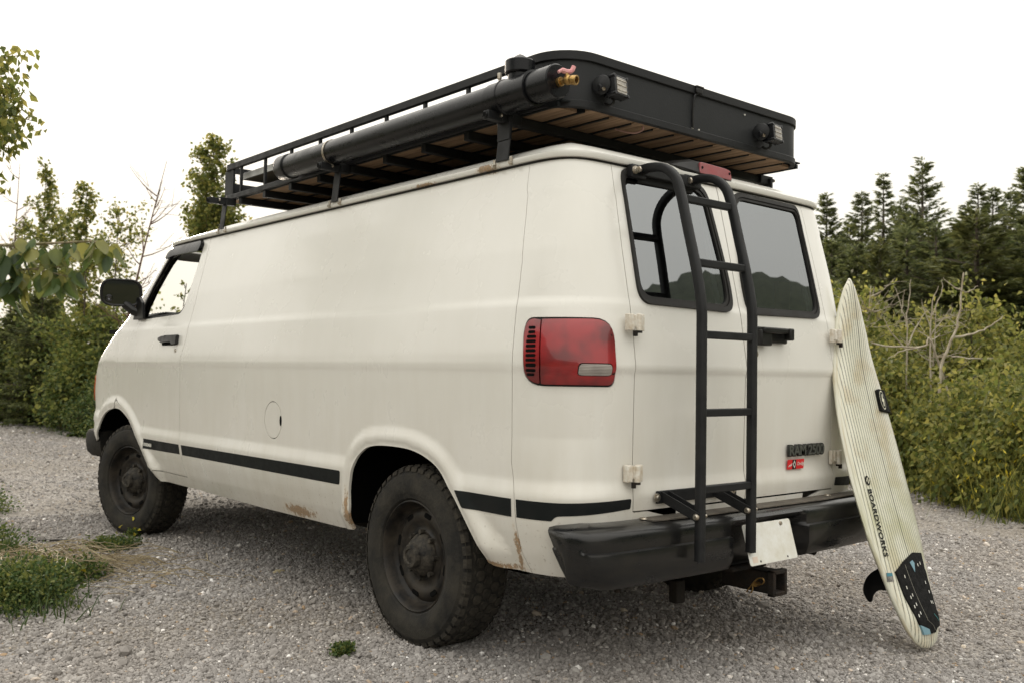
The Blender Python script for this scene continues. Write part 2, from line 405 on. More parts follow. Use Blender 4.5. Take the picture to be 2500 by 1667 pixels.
PLAST = M('black_plastic', (.006, .006, .0065), .36, spec=.35, var=.5, vscale=16, col2=(.012, .0115, .010))
BUMP = M('black_bumper_paint', (.005, .0055, .0065), .26, spec=.32, var=.5, vscale=7, col2=(.012, .011, .0095), coat=.25, stretch=(1,1,3))
PAD = M('worn_step_rubber', (.075, .067, .056), .8, spec=.3, var=.5, vscale=14, col2=(.15, .13, .105), stretch=(1,5,5), bump=.2, bscale=120)
RUBBER = M('rubber_seal', (.010, .0095, .009), .5, spec=.35, var=.6, vscale=10, col2=(.022, .02, .018))
TYRE = M('tyre_rubber', (.013, .0125, .0115), .8, spec=.3, var=.8, vscale=11, col2=(.042, .038, .031), bump=.3, bscale=90)
TREAD = M('tread_rubber', (.024, .022, .019), .9, spec=.25, var=.8, vscale=24, col2=(.060, .053, .042), bump=.3, bscale=120)
RIM = M('black_steel_rim', (.005, .005, .0055), .42, spec=.3, var=.8, vscale=12, col2=(.042, .034, .025), bump=.1, bscale=90)
HUB = M('dirty_hub', (.007, .0065, .006), .6, spec=.3, var=.9, vscale=26, col2=(.085, .074, .058), bump=.3, bscale=90)
GRIME = M('underbody_grime', (.009, .008, .007), .85, spec=.2, var=.6, vscale=9, col2=(.022, .018, .013), bump=.3, bscale=50)
DARK = M('dark_interior', (.004, .004, .004), .9, spec=.1)
STEEL = M('zinc_steel', (.55, .52, .46), .35, metal=1, var=.4, vscale=60, col2=(.30, .24, .17))
RUSTY = M('rusty_steel', (.010, .009, .008), .75, spec=.3, var=.9, vscale=16, col2=(.028, .019, .013), bump=.4, bscale=80)
BRASS = M('brass', (.46, .30, .11), .38, metal=1, var=.5, vscale=50, col2=(.25, .15, .06))
PINK = M('faded_red_handle', (.62, .25, .26), .6, var=.4, vscale=60, col2=(.75, .42, .42))
WOOD = M('plank_wood', (.30, .20, .125), .8, spec=.2, var=.6, vscale=5, col2=(.16, .105, .065), stretch=(9, .8, 4), bump=.2, bscale=40)
WHITEM = M('plate_white', (.74, .74, .70), .4, var=.22, vscale=14, col2=(.62, .60, .52))
ALU = M('aluminium', (.62, .63, .62), .4, metal=.6)
PANELB = M('solar_back', (.30, .26, .20), .6)
def lens_mat(name, col, col2, rough=.06, ribs=0., axis='Z'):
    m = bpy.data.materials.new(name); m.use_nodes = True; t = m.node_tree; b = t.nodes['Principled BSDF']; N, L = t.nodes.new, t.links.new
    tc = N('ShaderNodeTexCoord'); n = N('ShaderNodeTexNoise'); n.inputs['Scale'].default_value = 9; n.inputs['Detail'].default_value = 2; L(tc.outputs['Object'], n.inputs[0])
    mr = N('ShaderNodeMapRange'); mr.inputs[1].default_value = .40; mr.inputs[2].default_value = .62; L(n.outputs[0], mr.inputs[0])
    mx = N('ShaderNodeMix'); mx.data_type = 'RGBA'; mx.inputs[6].default_value = (*col, 1); mx.inputs[7].default_value = (*col2, 1); L(mr.outputs[0], mx.inputs[0]); L(mx.outputs[2], b.inputs['Base Color'])
    b.inputs['Roughness'].default_value = .35; b.inputs['Coat Weight'].default_value = .7; b.inputs['Coat Roughness'].default_value = rough; b.inputs['Coat IOR'].default_value = 1.5
    b.inputs['Specular IOR Level'].default_value = .5
    if ribs:
        w = N('ShaderNodeTexWave'); w.bands_direction = axis; w.inputs['Scale'].default_value = ribs; L(tc.outputs['Object'], w.inputs[0])
        bp = N('ShaderNodeBump'); bp.inputs['Strength'].default_value = .5; bp.inputs['Distance'].default_value = .003; L(w.outputs[0], bp.inputs['Height']); L(bp.outputs[0], b.inputs['Normal'])
    return m
RED = lens_mat('red_lens', (.30, .003, .006), (.13, .002, .004))
RED2 = lens_mat('faded_red_lens', (.42, .06, .07), (.38, .10, .11), ribs=90, axis='X')
CLEAR = lens_mat('clear_lens', (.34, .31, .28), (.20, .18, .165), ribs=60)
LED = lens_mat('led_reflector', (.40, .37, .32), (.10, .09, .08), ribs=70)
AMBER = lens_mat('amber_lens', (.45, .09, .01), (.30, .06, .01))
def glass_mat(name, tint, trans, refl):
    m = bpy.data.materials.new(name); m.use_nodes = True; t = m.node_tree; t.nodes.clear(); N, L = t.nodes.new, t.links.new
    o = N('ShaderNodeOutputMaterial'); g = N('ShaderNodeBsdfGlossy'); g.inputs['Roughness'].default_value = .0; g.inputs['Color'].default_value = (.93, .97, 1, 1)
    tr = N('ShaderNodeBsdfTransparent'); tr.inputs['Color'].default_value = (*tint, 1)
    fr = N('ShaderNodeFresnel'); fr.inputs['IOR'].default_value = refl
    if refl < 1.5:      # thin clear pane: the same from both sides
        lw = N('ShaderNodeLayerWeight'); lw.inputs[0].default_value = .5; pw = N('ShaderNodeMath'); pw.operation = 'POWER'; L(lw.outputs['Facing'], pw.inputs[0]); pw.inputs[1].default_value = 4
        ml = N('ShaderNodeMath'); ml.operation = 'MULTIPLY_ADD'; L(pw.outputs[0], ml.inputs[0]); ml.inputs[1].default_value = .5; ml.inputs[2].default_value = .04; fr = ml
    mx = N('ShaderNodeMixShader'); L(fr.outputs[0], mx.inputs[0]); L(tr.outputs[0], mx.inputs[1]); L(g.outputs[0], mx.inputs[2]); L(mx.outputs[0], o.inputs[0]); return m
TINT = glass_mat('tinted_glass', (.30, .33, .34), .1, 2.9)
GLASS = glass_mat('clear_glass', (.93, .95, .94), .9, 1.25)
MIRR = M('mirror_glass', (.10, .10, .11), .02, metal=1)

# ------------------------------------------------------------------ the van
van = thing('camper_van', (0, 1.5, 0), 'white cargo van with black roof rack and ladder, parked on the gravel', 'van')
SC_ = -Y0+SC      # s where the rear face begins
DL, DC = SC_+(X1-.670), SC_+X1      # door seam and centre seam
g2 = .0022
seamF = [(-2.361,1.928),(-2.335,1.765),(-2.327,1.526),(-2.342,1.378),(-2.352,1.29),(-2.400,1.165),(-2.402,.76),(-2.372,.68),(-2.357,.561),(-2.338,.488)]
seamQ = [(.615,1.928),(.635,1.70),(.644,1.533),(.638,1.30),(.635,1.138),(.635,.805),(.652,.70),(.658,.60),(.666,.50),(.690,.415)]
seamD = [(DL-.010,1.926),(DL-.006,1.60),(DL,1.36),(DL+.004,1.29),(DL+.004,.76),(DL-.004,.70),(DL+.002,.642)]
archR = [(-y, z) for y, z in ARCH_R if z > .41]; archF = [(-y, z) for y, z in ARCH_F if z > .41]
def spl2(P, n=5): return [(v.x, v.y) for v in spline([(a, b, 0) for a, b in P], n)]
archR, archF = spl2(archR), spl2(archF)
def sh(p, d): return [(a+d, b) for a, b in p]
ZT = 1.928
side_poly = sh(seamF, g2)+[(-2.330,.455),(-2.298,.415),(-1.9,.408),(-1.4,.404),(-.6,.408),(-.458,.42)]+archR[1:-1]+[(.50,.425),(.58,.418)]+sh(seamQ[::-1], -g2*.6)
side_poly = [p for p in side_poly]
quarter_poly = sh(seamQ, g2*.6)+[(.80,.415),(1.0,.42),(1.35,.44),(1.35,.60),(DL+.1,.635),(DL+.006,.636),(DL+.0,.642)]+sh(seamD[::-1][1:], -g2)
below_rear = None
fuel_c = (-1.190, .873); fr_ = .0915
circ = lambda c, r, n=40, k=1.: [(c[0]+r*k*math.cos(2*math.pi*i/n), c[1]+r*math.sin(2*math.pi*i/n)) for i in range(n)]
def rrect(s0, s1, z0, z1, r, n=7): return rounded([(s0, z0), (s1, z0), (s1, z1), (s0, z1)], r, n)
TL = rounded([(.681,1.084),(1.000,1.084),(1.008,1.13),(1.008,1.327),(.690,1.327),(.676,1.28)], [.075,.075,.02,.085,.075,.03])
frontdoor = [(-2.361-g2,1.928)]+sh(seamF, -g2)[1:]+[(-2.345,.482),(-2.858,.482),(-2.90,.50),(-3.003,.601),(-3.225,.738),(-3.40,.845),(-3.577,.915),(-3.587,1.126),(-3.607,1.283),(-3.615,1.36),(-3.56,1.415),(-3.36,1.60),(-3.20,1.74),(-3.03,1.87),(-2.93,1.928)]
fwin = rounded([(-3.29,1.437),(-2.53,1.452),(-2.478,1.50),(-2.437,1.70),(-2.435,1.885),(-2.47,1.915),(-2.885,1.918),(-3.014,1.847),(-3.17,1.663),(-3.267,1.501)], [.01,.05,.1,.1,.03,.03,.08,.1,.2,.03], 5)
def nose_s(z): return -float(front0(z))-FL-XF
fe = [(-3.612-g2,1.36),(-3.607-g2,1.283),(-3.587-g2,1.126),(-3.577-g2,.915)]
front_poly = fe+[(-3.59,.855)]+[p for p in archF if p[0] < -3.6][::-1]+[(nose_s(.5)+.45, .41)]+[(nose_s(z), z) for z in (.41,.6,.8,1.0,1.2,1.3,1.36,1.40,1.44)]+[(-4.4,1.44),(-3.85,1.42),(-3.66,1.40)]
front_poly = [(s, z) for s, z in front_poly]
sill_poly = [(-2.300,.413),(-2.338,.4755),(-2.86,.4755),(-2.905,.494),(-3.01,.597),(-3.23,.731),(-3.402,.838),(-3.55,.895)]+[(-3.585,.845)]+[p for p in archF if p[0] > -3.6][:]+[(-2.78,.413)]
# the header and pillars round the windshield
def pil(z): return -float(front0(z))-FL*.50
pillar = [(-3.618-.004,1.37),(-3.68,1.405),(-3.85,1.43),(nose_s(1.44), 1.445),(nose_s(1.49), 1.49)]+[(pil(z)-.05, z) for z in (1.50,)]+[(pil(z), z) for z in (1.55,1.7,1.82)]+[(pil(1.87)-.06,1.875),(nose_s(1.89),1.885),(nose_s(1.93),1.928),(-2.934,1.928),(-3.034,1.87),(-3.204,1.74),(-3.364,1.60),(-3.564,1.417)]
wshield = [(nose_s(1.49), 1.49),(pil(1.5)-.04,1.50),(pil(1.55)+.01,1.55),(pil(1.7)+.01,1.7),(pil(1.82)+.01,1.82),(pil(1.87)-.06,1.88),(nose_s(1.89),1.89)]
for sgn in (1, -1):
    bl = [patch('b', side_poly, PAINT, van, side=sgn, ds=.022, dz=.016, holes=[circ(fuel_c, fr_+.003)] if sgn > 0 else []),
          patch('b', quarter_poly, PAINT, van, side=sgn, holes=[TL], ds=.02, dz=.016),
          patch('b', sill_poly, PAINT, van, side=sgn, ds=.02, dz=.016),
          patch('b', front_poly, PAINT, van, side=sgn, ds=.025),
          patch('b', pillar, PAINT, van, side=sgn, ds=.05),
          patch('b', [(1.352,.44),(DC,.44),(DC,.635),(1.352,.635)], PAINT, van, side=sgn, lip=0)]
    if sgn > 0: parts = bl
    else: parts += bl
body = join(parts, 'body')
for sgn in (1, -1): patch('windshield' , wshield, GLASS, van, side=sgn, off=-.006, lip=0)
# fuel door with its finger notch
fd = patch('fuel_door', circ(fuel_c, fr_-.001), PAINT, van, off=-.0005)
patch('finger_notch', [(fuel_c[0]+.083+.011*math.cos(t), fuel_c[1]+.026*math.sin(t)) for t in np.linspace(0,2*math.pi,20,endpoint=False)], DARK, fd, off=.001, lip=.0005)
# inner box so that no daylight shows through the gaps
# cargo hold: open box of dark lining
cb = MB()
X_, ya, yb, za, zb = .80, -.74, 2.28, .86, 1.93
cb.add([(-X_,ya,za),(X_,ya,za),(X_,yb,za),(-X_,yb,za),(-.74,ya,zb),(.74,ya,zb),(.74,yb,zb),(-.74,yb,zb)], [(0,1,2,3),(4,7,6,5),(0,4,5,1)[::-1] if False else (3,2,6,7),(0,3,7,4),(1,5,6,2)])
cb.build('cargo_lining', DARK, van, smooth=0)
wl = MB()
for sx in (-1, 1):
    wl.box((sx*.895, .85, 1.15), (.02, 2.6, .5)); wl.box((sx*.60, 1.05, .64), (.02, 3.6, .42)); wl.box((sx*.76, .0, .87), (.34, 1.2, .03)); wl.box((sx*.78, 3.4, .90), (.36, 1.2, .03)); wl.box((sx*.60, 3.4, .8), (.02, 1.3, .5))
    wl.box((sx*.76, .56, .65), (.36, .02, .44)); wl.box((sx*.72, -.60, .64), (.34, .02, .40)); wl.box((sx*.74, 4.06, .64), (.36, .02, .40)); wl.box((sx*.76,2.72,.6),(.36,.02,.3))
    wl.box((sx*.90, 2.95, 1.06), (.02, 1.2, .56))
wl.box((0, 3.5, 1.38), (1.74, 1.2, .03)); wl.box((0, 2.30, 1.2), (1.7, .02, .8))
wl.build('wheel_well', DARK, van, smooth=0)
ub = MB(); ub.box((0, 1.6, .50), (1.55, 4.9, .08))
for sx in (-1, 1): ub.box((sx*.47, 1.6, .44), (.09, 5.0, .13))
ub.tube([(-.72,0,.365),(.72,0,.365)], .045, 12); ub.lathe([(-.14,.02),(-.12,.10),(-.03,.155),(.05,.155),(.14,.09),(.16,.02)], (.05,.0,.365), (0,1,0), 20)
for sx in (-1, 1):
    for k in range(4): ub.box((sx*.52, .05, .33-.012*k), (.065, 1.25-.22*k, .010))
ub.tube([(.05,.1,.40),(0,1.4,.46),(0,2.6,.5)], .04, 12); ub.tube([(-.70,3.24,.36),(.70,3.24,.36)], .05, 10)
ub.tube(spline([(.35,2.6,.42),(.36,1.5,.40),(.42,.6,.42),(.52,.1,.50),(.60,-.5,.40),(.66,-.85,.36)], 5), .032, 12)
ub.box((-.2,2.9,.36), (.5,.5,.10)); ub.box((-.36,1.2,.40),(.45,1.1,.14))
ub.box((-.365,-.90,.315), (.05,.04,.085))
ub.build('underbody', GRIME, van, bevel=.006)

# roof: rings shrinking from the drip rail inwards
def outline(z, n=64):
    ss = np.concatenate([np.linspace(DC, SC_+.02, 14), np.linspace(SC_, -Y0, 22), np.linspace(-Y0-.05, -2.95, 40), np.linspace(-3.0, nose_s(z), 26)])
    P = surf(ss, np.full(len(ss), z)); L = P[1:]; Rr_ = P[::-1].copy()*[-1,1,1]; return np.concatenate([P, Rr_[1:-1]])
O = outline(1.934); cen = np.array([0, 1.2, 0])
d0 = np.sqrt(((O[:,:2]-cen[:2])**2).sum(1))
nrm = np.roll(O, -1, 0)-np.roll(O, 1, 0); nin = np.stack([-nrm[:,1], nrm[:,0]], 1); nin /= np.linalg.norm(nin, axis=1)[:,None]+1e-9
if (nin[50]*(cen[:2]-O[50,:2])).sum() < 0: nin = -nin
rb = MB(); rings = []
for d, dz_ in ((-.004,.004),(.004,.014),(.012,.026),(.026,.039),(.05,.052),(.09,.064),(.16,.076),(.26,.088)):
    q = O[:,:2]+nin*d; fz = np.clip((O[:,1]-2.2)/1.1, 0, 1)
    rings.append(np.stack([q[:,0], q[:,1], O[:,2]+dz_*(1-.45*fz)], 1))
for f, dz_ in ((.75,.100),(.5,.112),(.25,.118),(.02,.12)):
    q = O[:,:2]+nin*.26; q = cen[:2]+(q-cen[:2])*f; fz = np.clip((q[:,1]-2.2)/1.1, 0, 1); rings.append(np.stack([q[:,0], q[:,1], O[:,2]+dz_-.04*fz], 1))
n_ = len(O); rb.v = [tuple(p) for r in rings for p in r]
rb.f = [(i*n_+k, i*n_+(k+1) % n_, (i+1)*n_+(k+1) % n_, (i+1)*n_+k) for i in range(len(rings)-1) for k in range(n_)]
rb.build('roof', PAINT, van, smooth=60)
gut = MB(); gp = O[:,:2]-nin*.0; prof = [(-.004,-.012),(-.022,-.010),(-.026,-.003),(-.025,.010),(-.019,.014),(-.012,.010),(-.010,.004),(-.003,.004)]
gut.v = [(O[k,0]+nin[k,0]*a, O[k,1]+nin[k,1]*a, O[k,2]+b) for a, b in prof for k in range(n_)]
keep = [k for k in range(n_) if O[k,1] < 3.12 and O[(k+1) % n_,1] < 3.12]
gut.f = [(i*n_+k, i*n_+(k+1) % n_, (i+1)*n_+(k+1) % n_, (i+1)*n_+k) for i in range(len(prof)-1) for k in keep]
gut.build('drip_rail', PAINT, van, smooth=50)
gs = MB(); prof = [(-.003,-.020),(-.010,-.018),(-.012,-.012),(-.003,-.011)]  # one dark strip: black sealant and the painted shadow under the drip rail
gs.v = [(O[k,0]+nin[k,0]*a, O[k,1]+nin[k,1]*a, O[k,2]+b) for a, b in prof for k in range(n_)]
gs.f = [(i*n_+k, i*n_+(k+1) % n_, (i+1)*n_+(k+1) % n_, (i+1)*n_+k) for i in range(len(prof)-1) for k in keep]
gs.build('roof_seal_shade', RUBBER, van, smooth=50)

# front doors: left with its fittings
def push_visor(s, z): return .020*np.clip(1-((z-1.868)/.05)**2, 0, 1)**.5
for sgn in (1, -1):
    fdoor = patch('front_door', frontdoor, PAINT, van, holes=[fwin], side=sgn, ds=.022, dz=.018)
    fi = [( (a-(-2.85))*.955-2.85, (b-1.68)*.93+1.68) for a, b in fwin]
    patch('window_frame', fwin, PLAST, fdoor, holes=[fi], side=sgn, off=-.006, ds=.02)
    patch('visor', rounded([(-3.02,1.830),(-2.86,1.842),(-2.465,1.836),(-2.437,1.86),(-2.442,1.890),(-2.47,1.904),(-2.885,1.905),(-2.98,1.872)], .012), PVC, fdoor, side=sgn, off=.004, push=push_visor, ds=.02, dz=.008, lip=.02)
    if sgn < 0: patch('window_glass', fi, GLASS, fdoor, side=sgn, off=-.012, lip=0)
    db = MB(); hb_ = [(-2.762,1.308),(-2.70,1.318),(-2.463,1.322),(-2.455,1.268),(-2.52,1.266),(-2.535,1.280),(-2.66,1.280),(-2.695,1.276),(-2.755,1.292)]
    patch('door_handle', hb_, PLAST, fdoor, side=sgn, off=.022, lip=.024, ds=.03, dz=.01)
    hc = patch('recess_shade', rrect(-2.73,-2.47,1.262,1.326,.02), DARK, fdoor, side=sgn, off=.0015, lip=0)  # flat dark patch, the shade behind the handle put into its colour
    p_ = surf(-2.486, 1.229); lb = MB(); lb.lathe([(0,.001),(0,.011),(-.004,.013)], (sgn*(float(p_[0])-.004), float(p_[1]), 1.229), (-sgn,0,0), 16); lb.build('door_lock', STEEL, fdoor)
    # black inner face of the door and of the windshield pillar, seen through the open window
    pb = MB(); ii = [surf(a, b)*[sgn,1,1] for a, b in ((-3.24,1.44),(-3.22,1.52),(-3.13,1.66),(-3.0,1.80),(-2.90,1.87))]
    jj = [surf(pil(z), z)*[sgn,1,1] for z in (1.50,1.56,1.68,1.80,1.86)]
    vs = [tuple(p+np.array([sgn*.045,0,0])) for p in ii]+[tuple(p+np.array([sgn*.0,-.03,0])) for p in jj]+[tuple(p+np.array([sgn*.03,-.03,0])) for p in jj]
    pb.add(vs, [(i, i+1, i+6, i+5) for i in range(4)]+[(i+5, i+6, i+11, i+10) for i in range(4)]); pb.build('pillar_trim', PLAST, van, smooth=0)
    patch('stripe', [(-2.998,.6695),(-2.389,.6705),(-2.381,.613),(-2.985,.606)], STRIPE, fdoor, side=sgn, off=.0012, lip=.001)
    patch('stripe', rounded([(-2.352,.6705),(-.513,.679),(-.526,.615),(-2.343,.611)], [.002,.012,.012,.002]), STRIPE, van, side=sgn, off=.0012, lip=.001)
    patch('stripe', rounded([(.342,.681),(.640,.681),(.640,.616),(.387,.619)], [.006,.001,.001,.012]), STRIPE, van, side=sgn, off=.0022, lip=.002, ds=.012, dz=.009)
    patch('stripe', rounded([(.660,.681),(.82,.681),(1.07,.688),(DL-.014,.688),(DL-.014,.652),(.90,.640),(.80,.634),(.785,.616),(.662,.616)], [.001,.02,.02,.008,.008,.02,.03,.002,.001]), STRIPE, van, side=sgn, off=.0012, lip=.001, ds=.02)
text('DODGE', .026, WHITEM, 'lettering', van, (-1.0075, 2.945, .628), (0,-1,-.0), (-.05,0,1), .0006, sx=1.45, bold=.0011)
dash = MB(); dash.box((0,3.62,1.44),(1.5,.55,.14)); dash.tube(spline([(-.62,3.30,1.50),(-.40,3.32,1.545),(-.18,3.34,1.50)],6), .06, 10); dash.build('dashboard', PLAST, van, bevel=.03)
sw = MB(); sw.tube([(-.42+.19*math.cos(t), 3.02+.10*math.sin(t)*.6, 1.30+.17*math.sin(t)) for t in np.linspace(0,2*math.pi,25)], .014, 8, cap=False); sw.build('steering_wheel', PLAST, van)
for sx in (-1, 1):
    se = MB(); se.box((sx*.42,2.52,1.16),(.48,.16,.52), Matrix.Rotation(R(12),3,'X')); se.box((sx*.42,2.74,.96),(.48,.5,.16)); se.build('seat', DARK, van, bevel=.05)

# wing mirrors
for sgn in (1, -1):
    mm = MB(); sect = []
    for d, k in ((0,.93),(.004,1.0),(.03,1.0),(.07,.90),(.10,.62),(.115,.25)):
        sect.append([(a*k, d, b*k) for a, b in rrect(-.132,.132,-.092,.092,.082,7)])
    n2 = len(sect[0]); mm.v = [p for r in sect for p in r]; mm.f = [(i*n2+k, i*n2+(k+1) % n2, (i+1)*n2+(k+1) % n2, (i+1)*n2+k) for i in range(len(sect)-1) for k in range(n2)]+[tuple(range(5*n2, 6*n2))]
    inner = [(a*.86, .004, b*.84) for a, b in rrect(-.132,.132,-.092,.092,.082,7)]; b0 = len(mm.v); mm.v += inner; mm.v += [(a*.86, .014, b*.84) for a, b in rrect(-.132,.132,-.092,.092,.082,7)]
    mm.f += [(k, (k+1) % n2, b0+(k+1) % n2, b0+k) for k in range(n2)]+[(b0+k, b0+(k+1) % n2, b0+n2+(k+1) % n2, b0+n2+k) for k in range(n2)]
    rot = Matrix.Rotation(R(-14), 3, 'Z') @ Matrix.Rotation(R(3), 3, 'X')
    C0 = Vector((-1.062, 3.28, 1.617)); f_ = lambda v: Vector(((C0+rot @ Vector(v)).x*sgn, (C0+rot @ Vector(v)).y, (C0+rot @ Vector(v)).z))
    mm.v = [tuple(f_(v)) for v in mm.v]; mo = mm.build('wing_mirror', PLAST, van)
    gm = MB(); gl = [f_((a*.86, .012, b*.84)) for a, b in rrect(-.132,.132,-.092,.092,.082,7)]; gm.add(gl, [tuple(range(n2))]); gm.build('mirror_glass', MIRR, mo)
    sm = MB(); sm.lathe([(0,.001),(-.003,.012),(-.002,.021),(.004,.024)], f_((-.075,.006,-.040)), (rot @ Vector((0,1,0)))*1, 24); sm.build('spot_mirror', MIRR, mo)
    am = MB(); am.tube([(sgn*-1.03,3.31,1.545),(sgn*-.985,3.27,1.50),(sgn*-.93,3.22,1.475)], [.03,.032,.034], 10); am.prism([(-.09,-.06),(.10,-.06),(.06,.02),(.00,.09),(-.06,.05)], (sgn*-.956,3.20,1.50), (0,1,0), (0,0,1), .02*sgn); am.build('mirror_arm', PLAST, mo, bevel=.004)

# rear doors
WN = [(DC-.611+.0,1.393),(DC-.040,1.383),(DC-.050,1.56),(DC-.088,1.905),(DC-.604,1.905)]
WN = rounded([(DC-.628+.014,1.388),(DC-.048,1.380),(DC-.040,1.50),(DC-.086,1.908),(DC-.613,1.905)], [.075,.06,.1,.075,.055], 8)
wc_ = (DC-.345, 1.645)
def shrink(poly, ks, kz): return [((a-wc_[0])*ks+wc_[0], (b-wc_[1])*kz+wc_[1]) for a, b in poly]
door_poly = sh(seamD, g2)+[(DL+.1,.6415),(DC-.0025,.6415),(DC-.0025,1.30),(DC-.0025,1.926)]
for sgn in (1, -1):
    rd = patch('rear_door', door_poly, PAINT, van, holes=[shrink(WN, .985, .98)], side=sgn, ds=.03)
    rd['label'] = 'rear door behind the ladder' if sgn > 0 else 'rear door with the black pull handle'
    def pseal(s, z): return .007+0*s
    patch('window_seal', WN, RUBBER, rd, holes=[shrink(WN, .945, .93)], side=sgn, off=.010, lip=.012, ds=.02)
    patch('seal_lip', shrink(WN, .940, .924), RUBBER, rd, holes=[shrink(WN, .905, .885)], side=sgn, off=.006, lip=.008, ds=.02)
    patch('window_glass', shrink(WN, .925, .905), TINT, rd, side=sgn, off=-.002, lip=0)
    # hinges
    for hz in (1.315, .778):
        h = MB(); xs = -.665; yb_ = -.935 if hz > 1 else -.938
        h.box((-.688, -.940, hz), (.028, .024, .060)); h.box((-.636, -.943, hz), (.030, .016, .060)); h.tube([(-.662,-.960,hz-.032),(-.662,-.960,hz+.030)], .0110, 12); h.box((-.655,-.952,hz+.004),(.040,.012,.045))
        h.v = [(x*sgn, y, z) for x, y, z in h.v]; ho = h.build('hinge', PAINT2, van, bevel=.003)
        pn = MB(); pn.tube([(sgn*-.662,-.960,hz-.038),(sgn*-.662,-.960,hz-.030)], .0125, 12); pn.box((sgn*-.678,-.958,hz-.040),(.012,.012,.02)); pn.build('hinge_pin', RUSTY, ho)
CUR = M('pale_curtain', (.60,.64,.62), .9, var=.3, vscale=20, stretch=(6,6,.5))
CURW = M('brown_board', (.30,.19,.11), .8)
for x0, mt_, z0, z1, yy in ((-.120,CUR,1.40,1.90,.012),(.535,CUR,1.40,1.62,.012)):
    b_ = MB(); b_.add([(x0,-.893+yy,z0),(x0+.035,-.893+yy,z0),(x0+.035,-.893+yy+(z1-z0)*.228,z1),(x0,-.893+yy+(z1-z0)*.228,z1)],[(0,1,2,3)]); b_.build('curtain', mt_, van, smooth=0)
b_ = MB(); b_.box((.46,-.80,1.47),(.09,.02,.16)); b_.build('interior_board', CURW, van)
# pull handle, lock and badges on the right door
rdR = rd
ph = MB(); ph.box((.165,-.968,1.318),(.19,.026,.024)); ph.box((.255,-.972,1.305),(.03,.034,.05)); ph.box((.10,-.956,1.288),(.075,.030,.065)); ph.box((.17,-.942,1.30),(.22,.012,.066)); ph.build('door_handle', PLAST, rdR, bevel=.007)
lk = MB(); lk.lathe([(0,.001),(-.002,.010),(.0,.016),(.006,.017)], (.060,-.9465,1.222), (0,1,0), 20); lk.build('door_lock', STEEL, rdR)
BADGE = M('black_badge', (.014,.015,.014), .35)
text('RAM 2500', .060, BADGE, 'badge', rdR, (.295,-.9445,.800), (1,0,0), (0,0,1), .005, sx=1.08, shear=.0, bold=.0042, bevel=.0006, space=.93)
text('RAM 2500', .060, M('badge_face', (.085,.09,.08), .35), 'badge_face', rdR, (.295,-.9498,.800), (1,0,0), (0,0,1), .0004, sx=1.08, bold=.0005, space=.93)
REDST = M('red_sticker', (.62,.015,.02), .4)
st = MB(); st.prism([(0,0),(.118,0),(.124,.040),(.006,.040)], (.290,-.9445,.742), (1,0,0), (0,0,1), .004); sto = st.build('sticker', REDST, rdR)
dm = MB(); dm.prism([(.034,.001),(.060,.001),(.063,.039),(.037,.039)], (.290,-.9455,.742), (1,0,0), (0,0,1), .001); dm.build('sticker_band', STRIPE, sto)
dm = MB(); dm.prism([(.049,.003),(.059,.020),(.049,.037),(.039,.020)], (.290,-.9463,.742), (1,0,0), (0,0,1), .001); dm.build('sticker_diamond', WHITEM, sto)
dm = MB(); dm.prism([(.049,.011),(.0545,.020),(.049,.029),(.0435,.020)], (.290,-.9470,.742), (1,0,0), (0,0,1), .001); dm.build('sticker_diamond', STRIPE, sto)
text('Dodge', .020, WHITEM, 'sticker_text', sto, (.359,-.9458,.757), (1,0,.03), (0,0,1), .0003, shear=.25)
sc = MB(); sc.tube(spline([(.296,-.9458,.752),(.303,-.9458,.760),(.306,-.9458,.753),(.311,-.9458,.762),(.316,-.9458,.757),(.322,-.9458,.768)],4), .0011, 4); sc.build('sticker_text', WHITEM, sto)

# tail lights
for sgn in (1, -1):
    c_ = (.842, 1.2055); k_ = lambda f, g: [((a-c_[0])*f+c_[0], (b-c_[1])*g+c_[1]) for a, b in TL]
    tl = thing('taillight', (sgn*-.88,-.84,1.2), parent=van)
    patch('housing', k_(.985,.985), RUBBER, tl, side=sgn, off=-.002, lip=.02, ds=.02)
    lensp = k_(.955, .945)
    main = [p for p in lensp if p[0] > .748]
    bul = lambda s, z: .016*np.clip(1-((s-c_[0])/.19)**4, 0, 1)*np.clip(1-((z-c_[1])/.135)**4, 0, 1)
    rv = rrect(.862,.985,1.123,1.165,.016)
    patch('lens', [(.748,1.318)]+[(.748,1.093)]+sorted([p for p in lensp if p[0] > .748 and p[1] < c_[1]], key=lambda p: p[0]+p[1]*.0)+sorted([p for p in lensp if p[0] > .748 and p[1] >= c_[1]], key=lambda p: -p[0]), RED, tl, side=sgn, off=.002, push=bul, ds=.02, lip=.01, holes=[rv])
    patch('side_lens', [(.743,1.096),(.743,1.316)]+sorted([p for p in lensp if p[0] < .743 and p[1] > c_[1]], key=lambda p: -p[0])+sorted([p for p in lensp if p[0] < .743 and p[1] <= c_[1]], key=lambda p: p[0]), RED, tl, side=sgn, off=.001, push=bul, ds=.02, lip=.008)
    patch('reverse_lens', rrect(.865,.982,1.126,1.162,.014), CLEAR, tl, side=sgn, off=.003, push=bul, ds=.015, lip=.006)
    for k in range(11):
        z_ = 1.125+k*.0163; w_ = .018 if 0 < k < 9 else .014
        patch('vent_slot', rrect(.713-w_+(.003 if k > 7 else 0),.713+w_,z_-.0052,z_+.0052,.005,3), DARK, tl, side=sgn, off=.0025, push=bul, ds=.05, lip=.002)
    for sz_ in ((.983,1.262),(.990,1.137)):
        p_ = surf(*sz_)+normals(np.array([sz_]))[0]*.012; sb = MB(); sb.lathe([(0,.001),(0,.006),(-.006,.006)], Vector(p_)*1 if sgn > 0 else Vector((-p_[0],p_[1],p_[2])), (sgn*-.3,-.9,0), 12); sb.build('screw', RUSTY, tl)
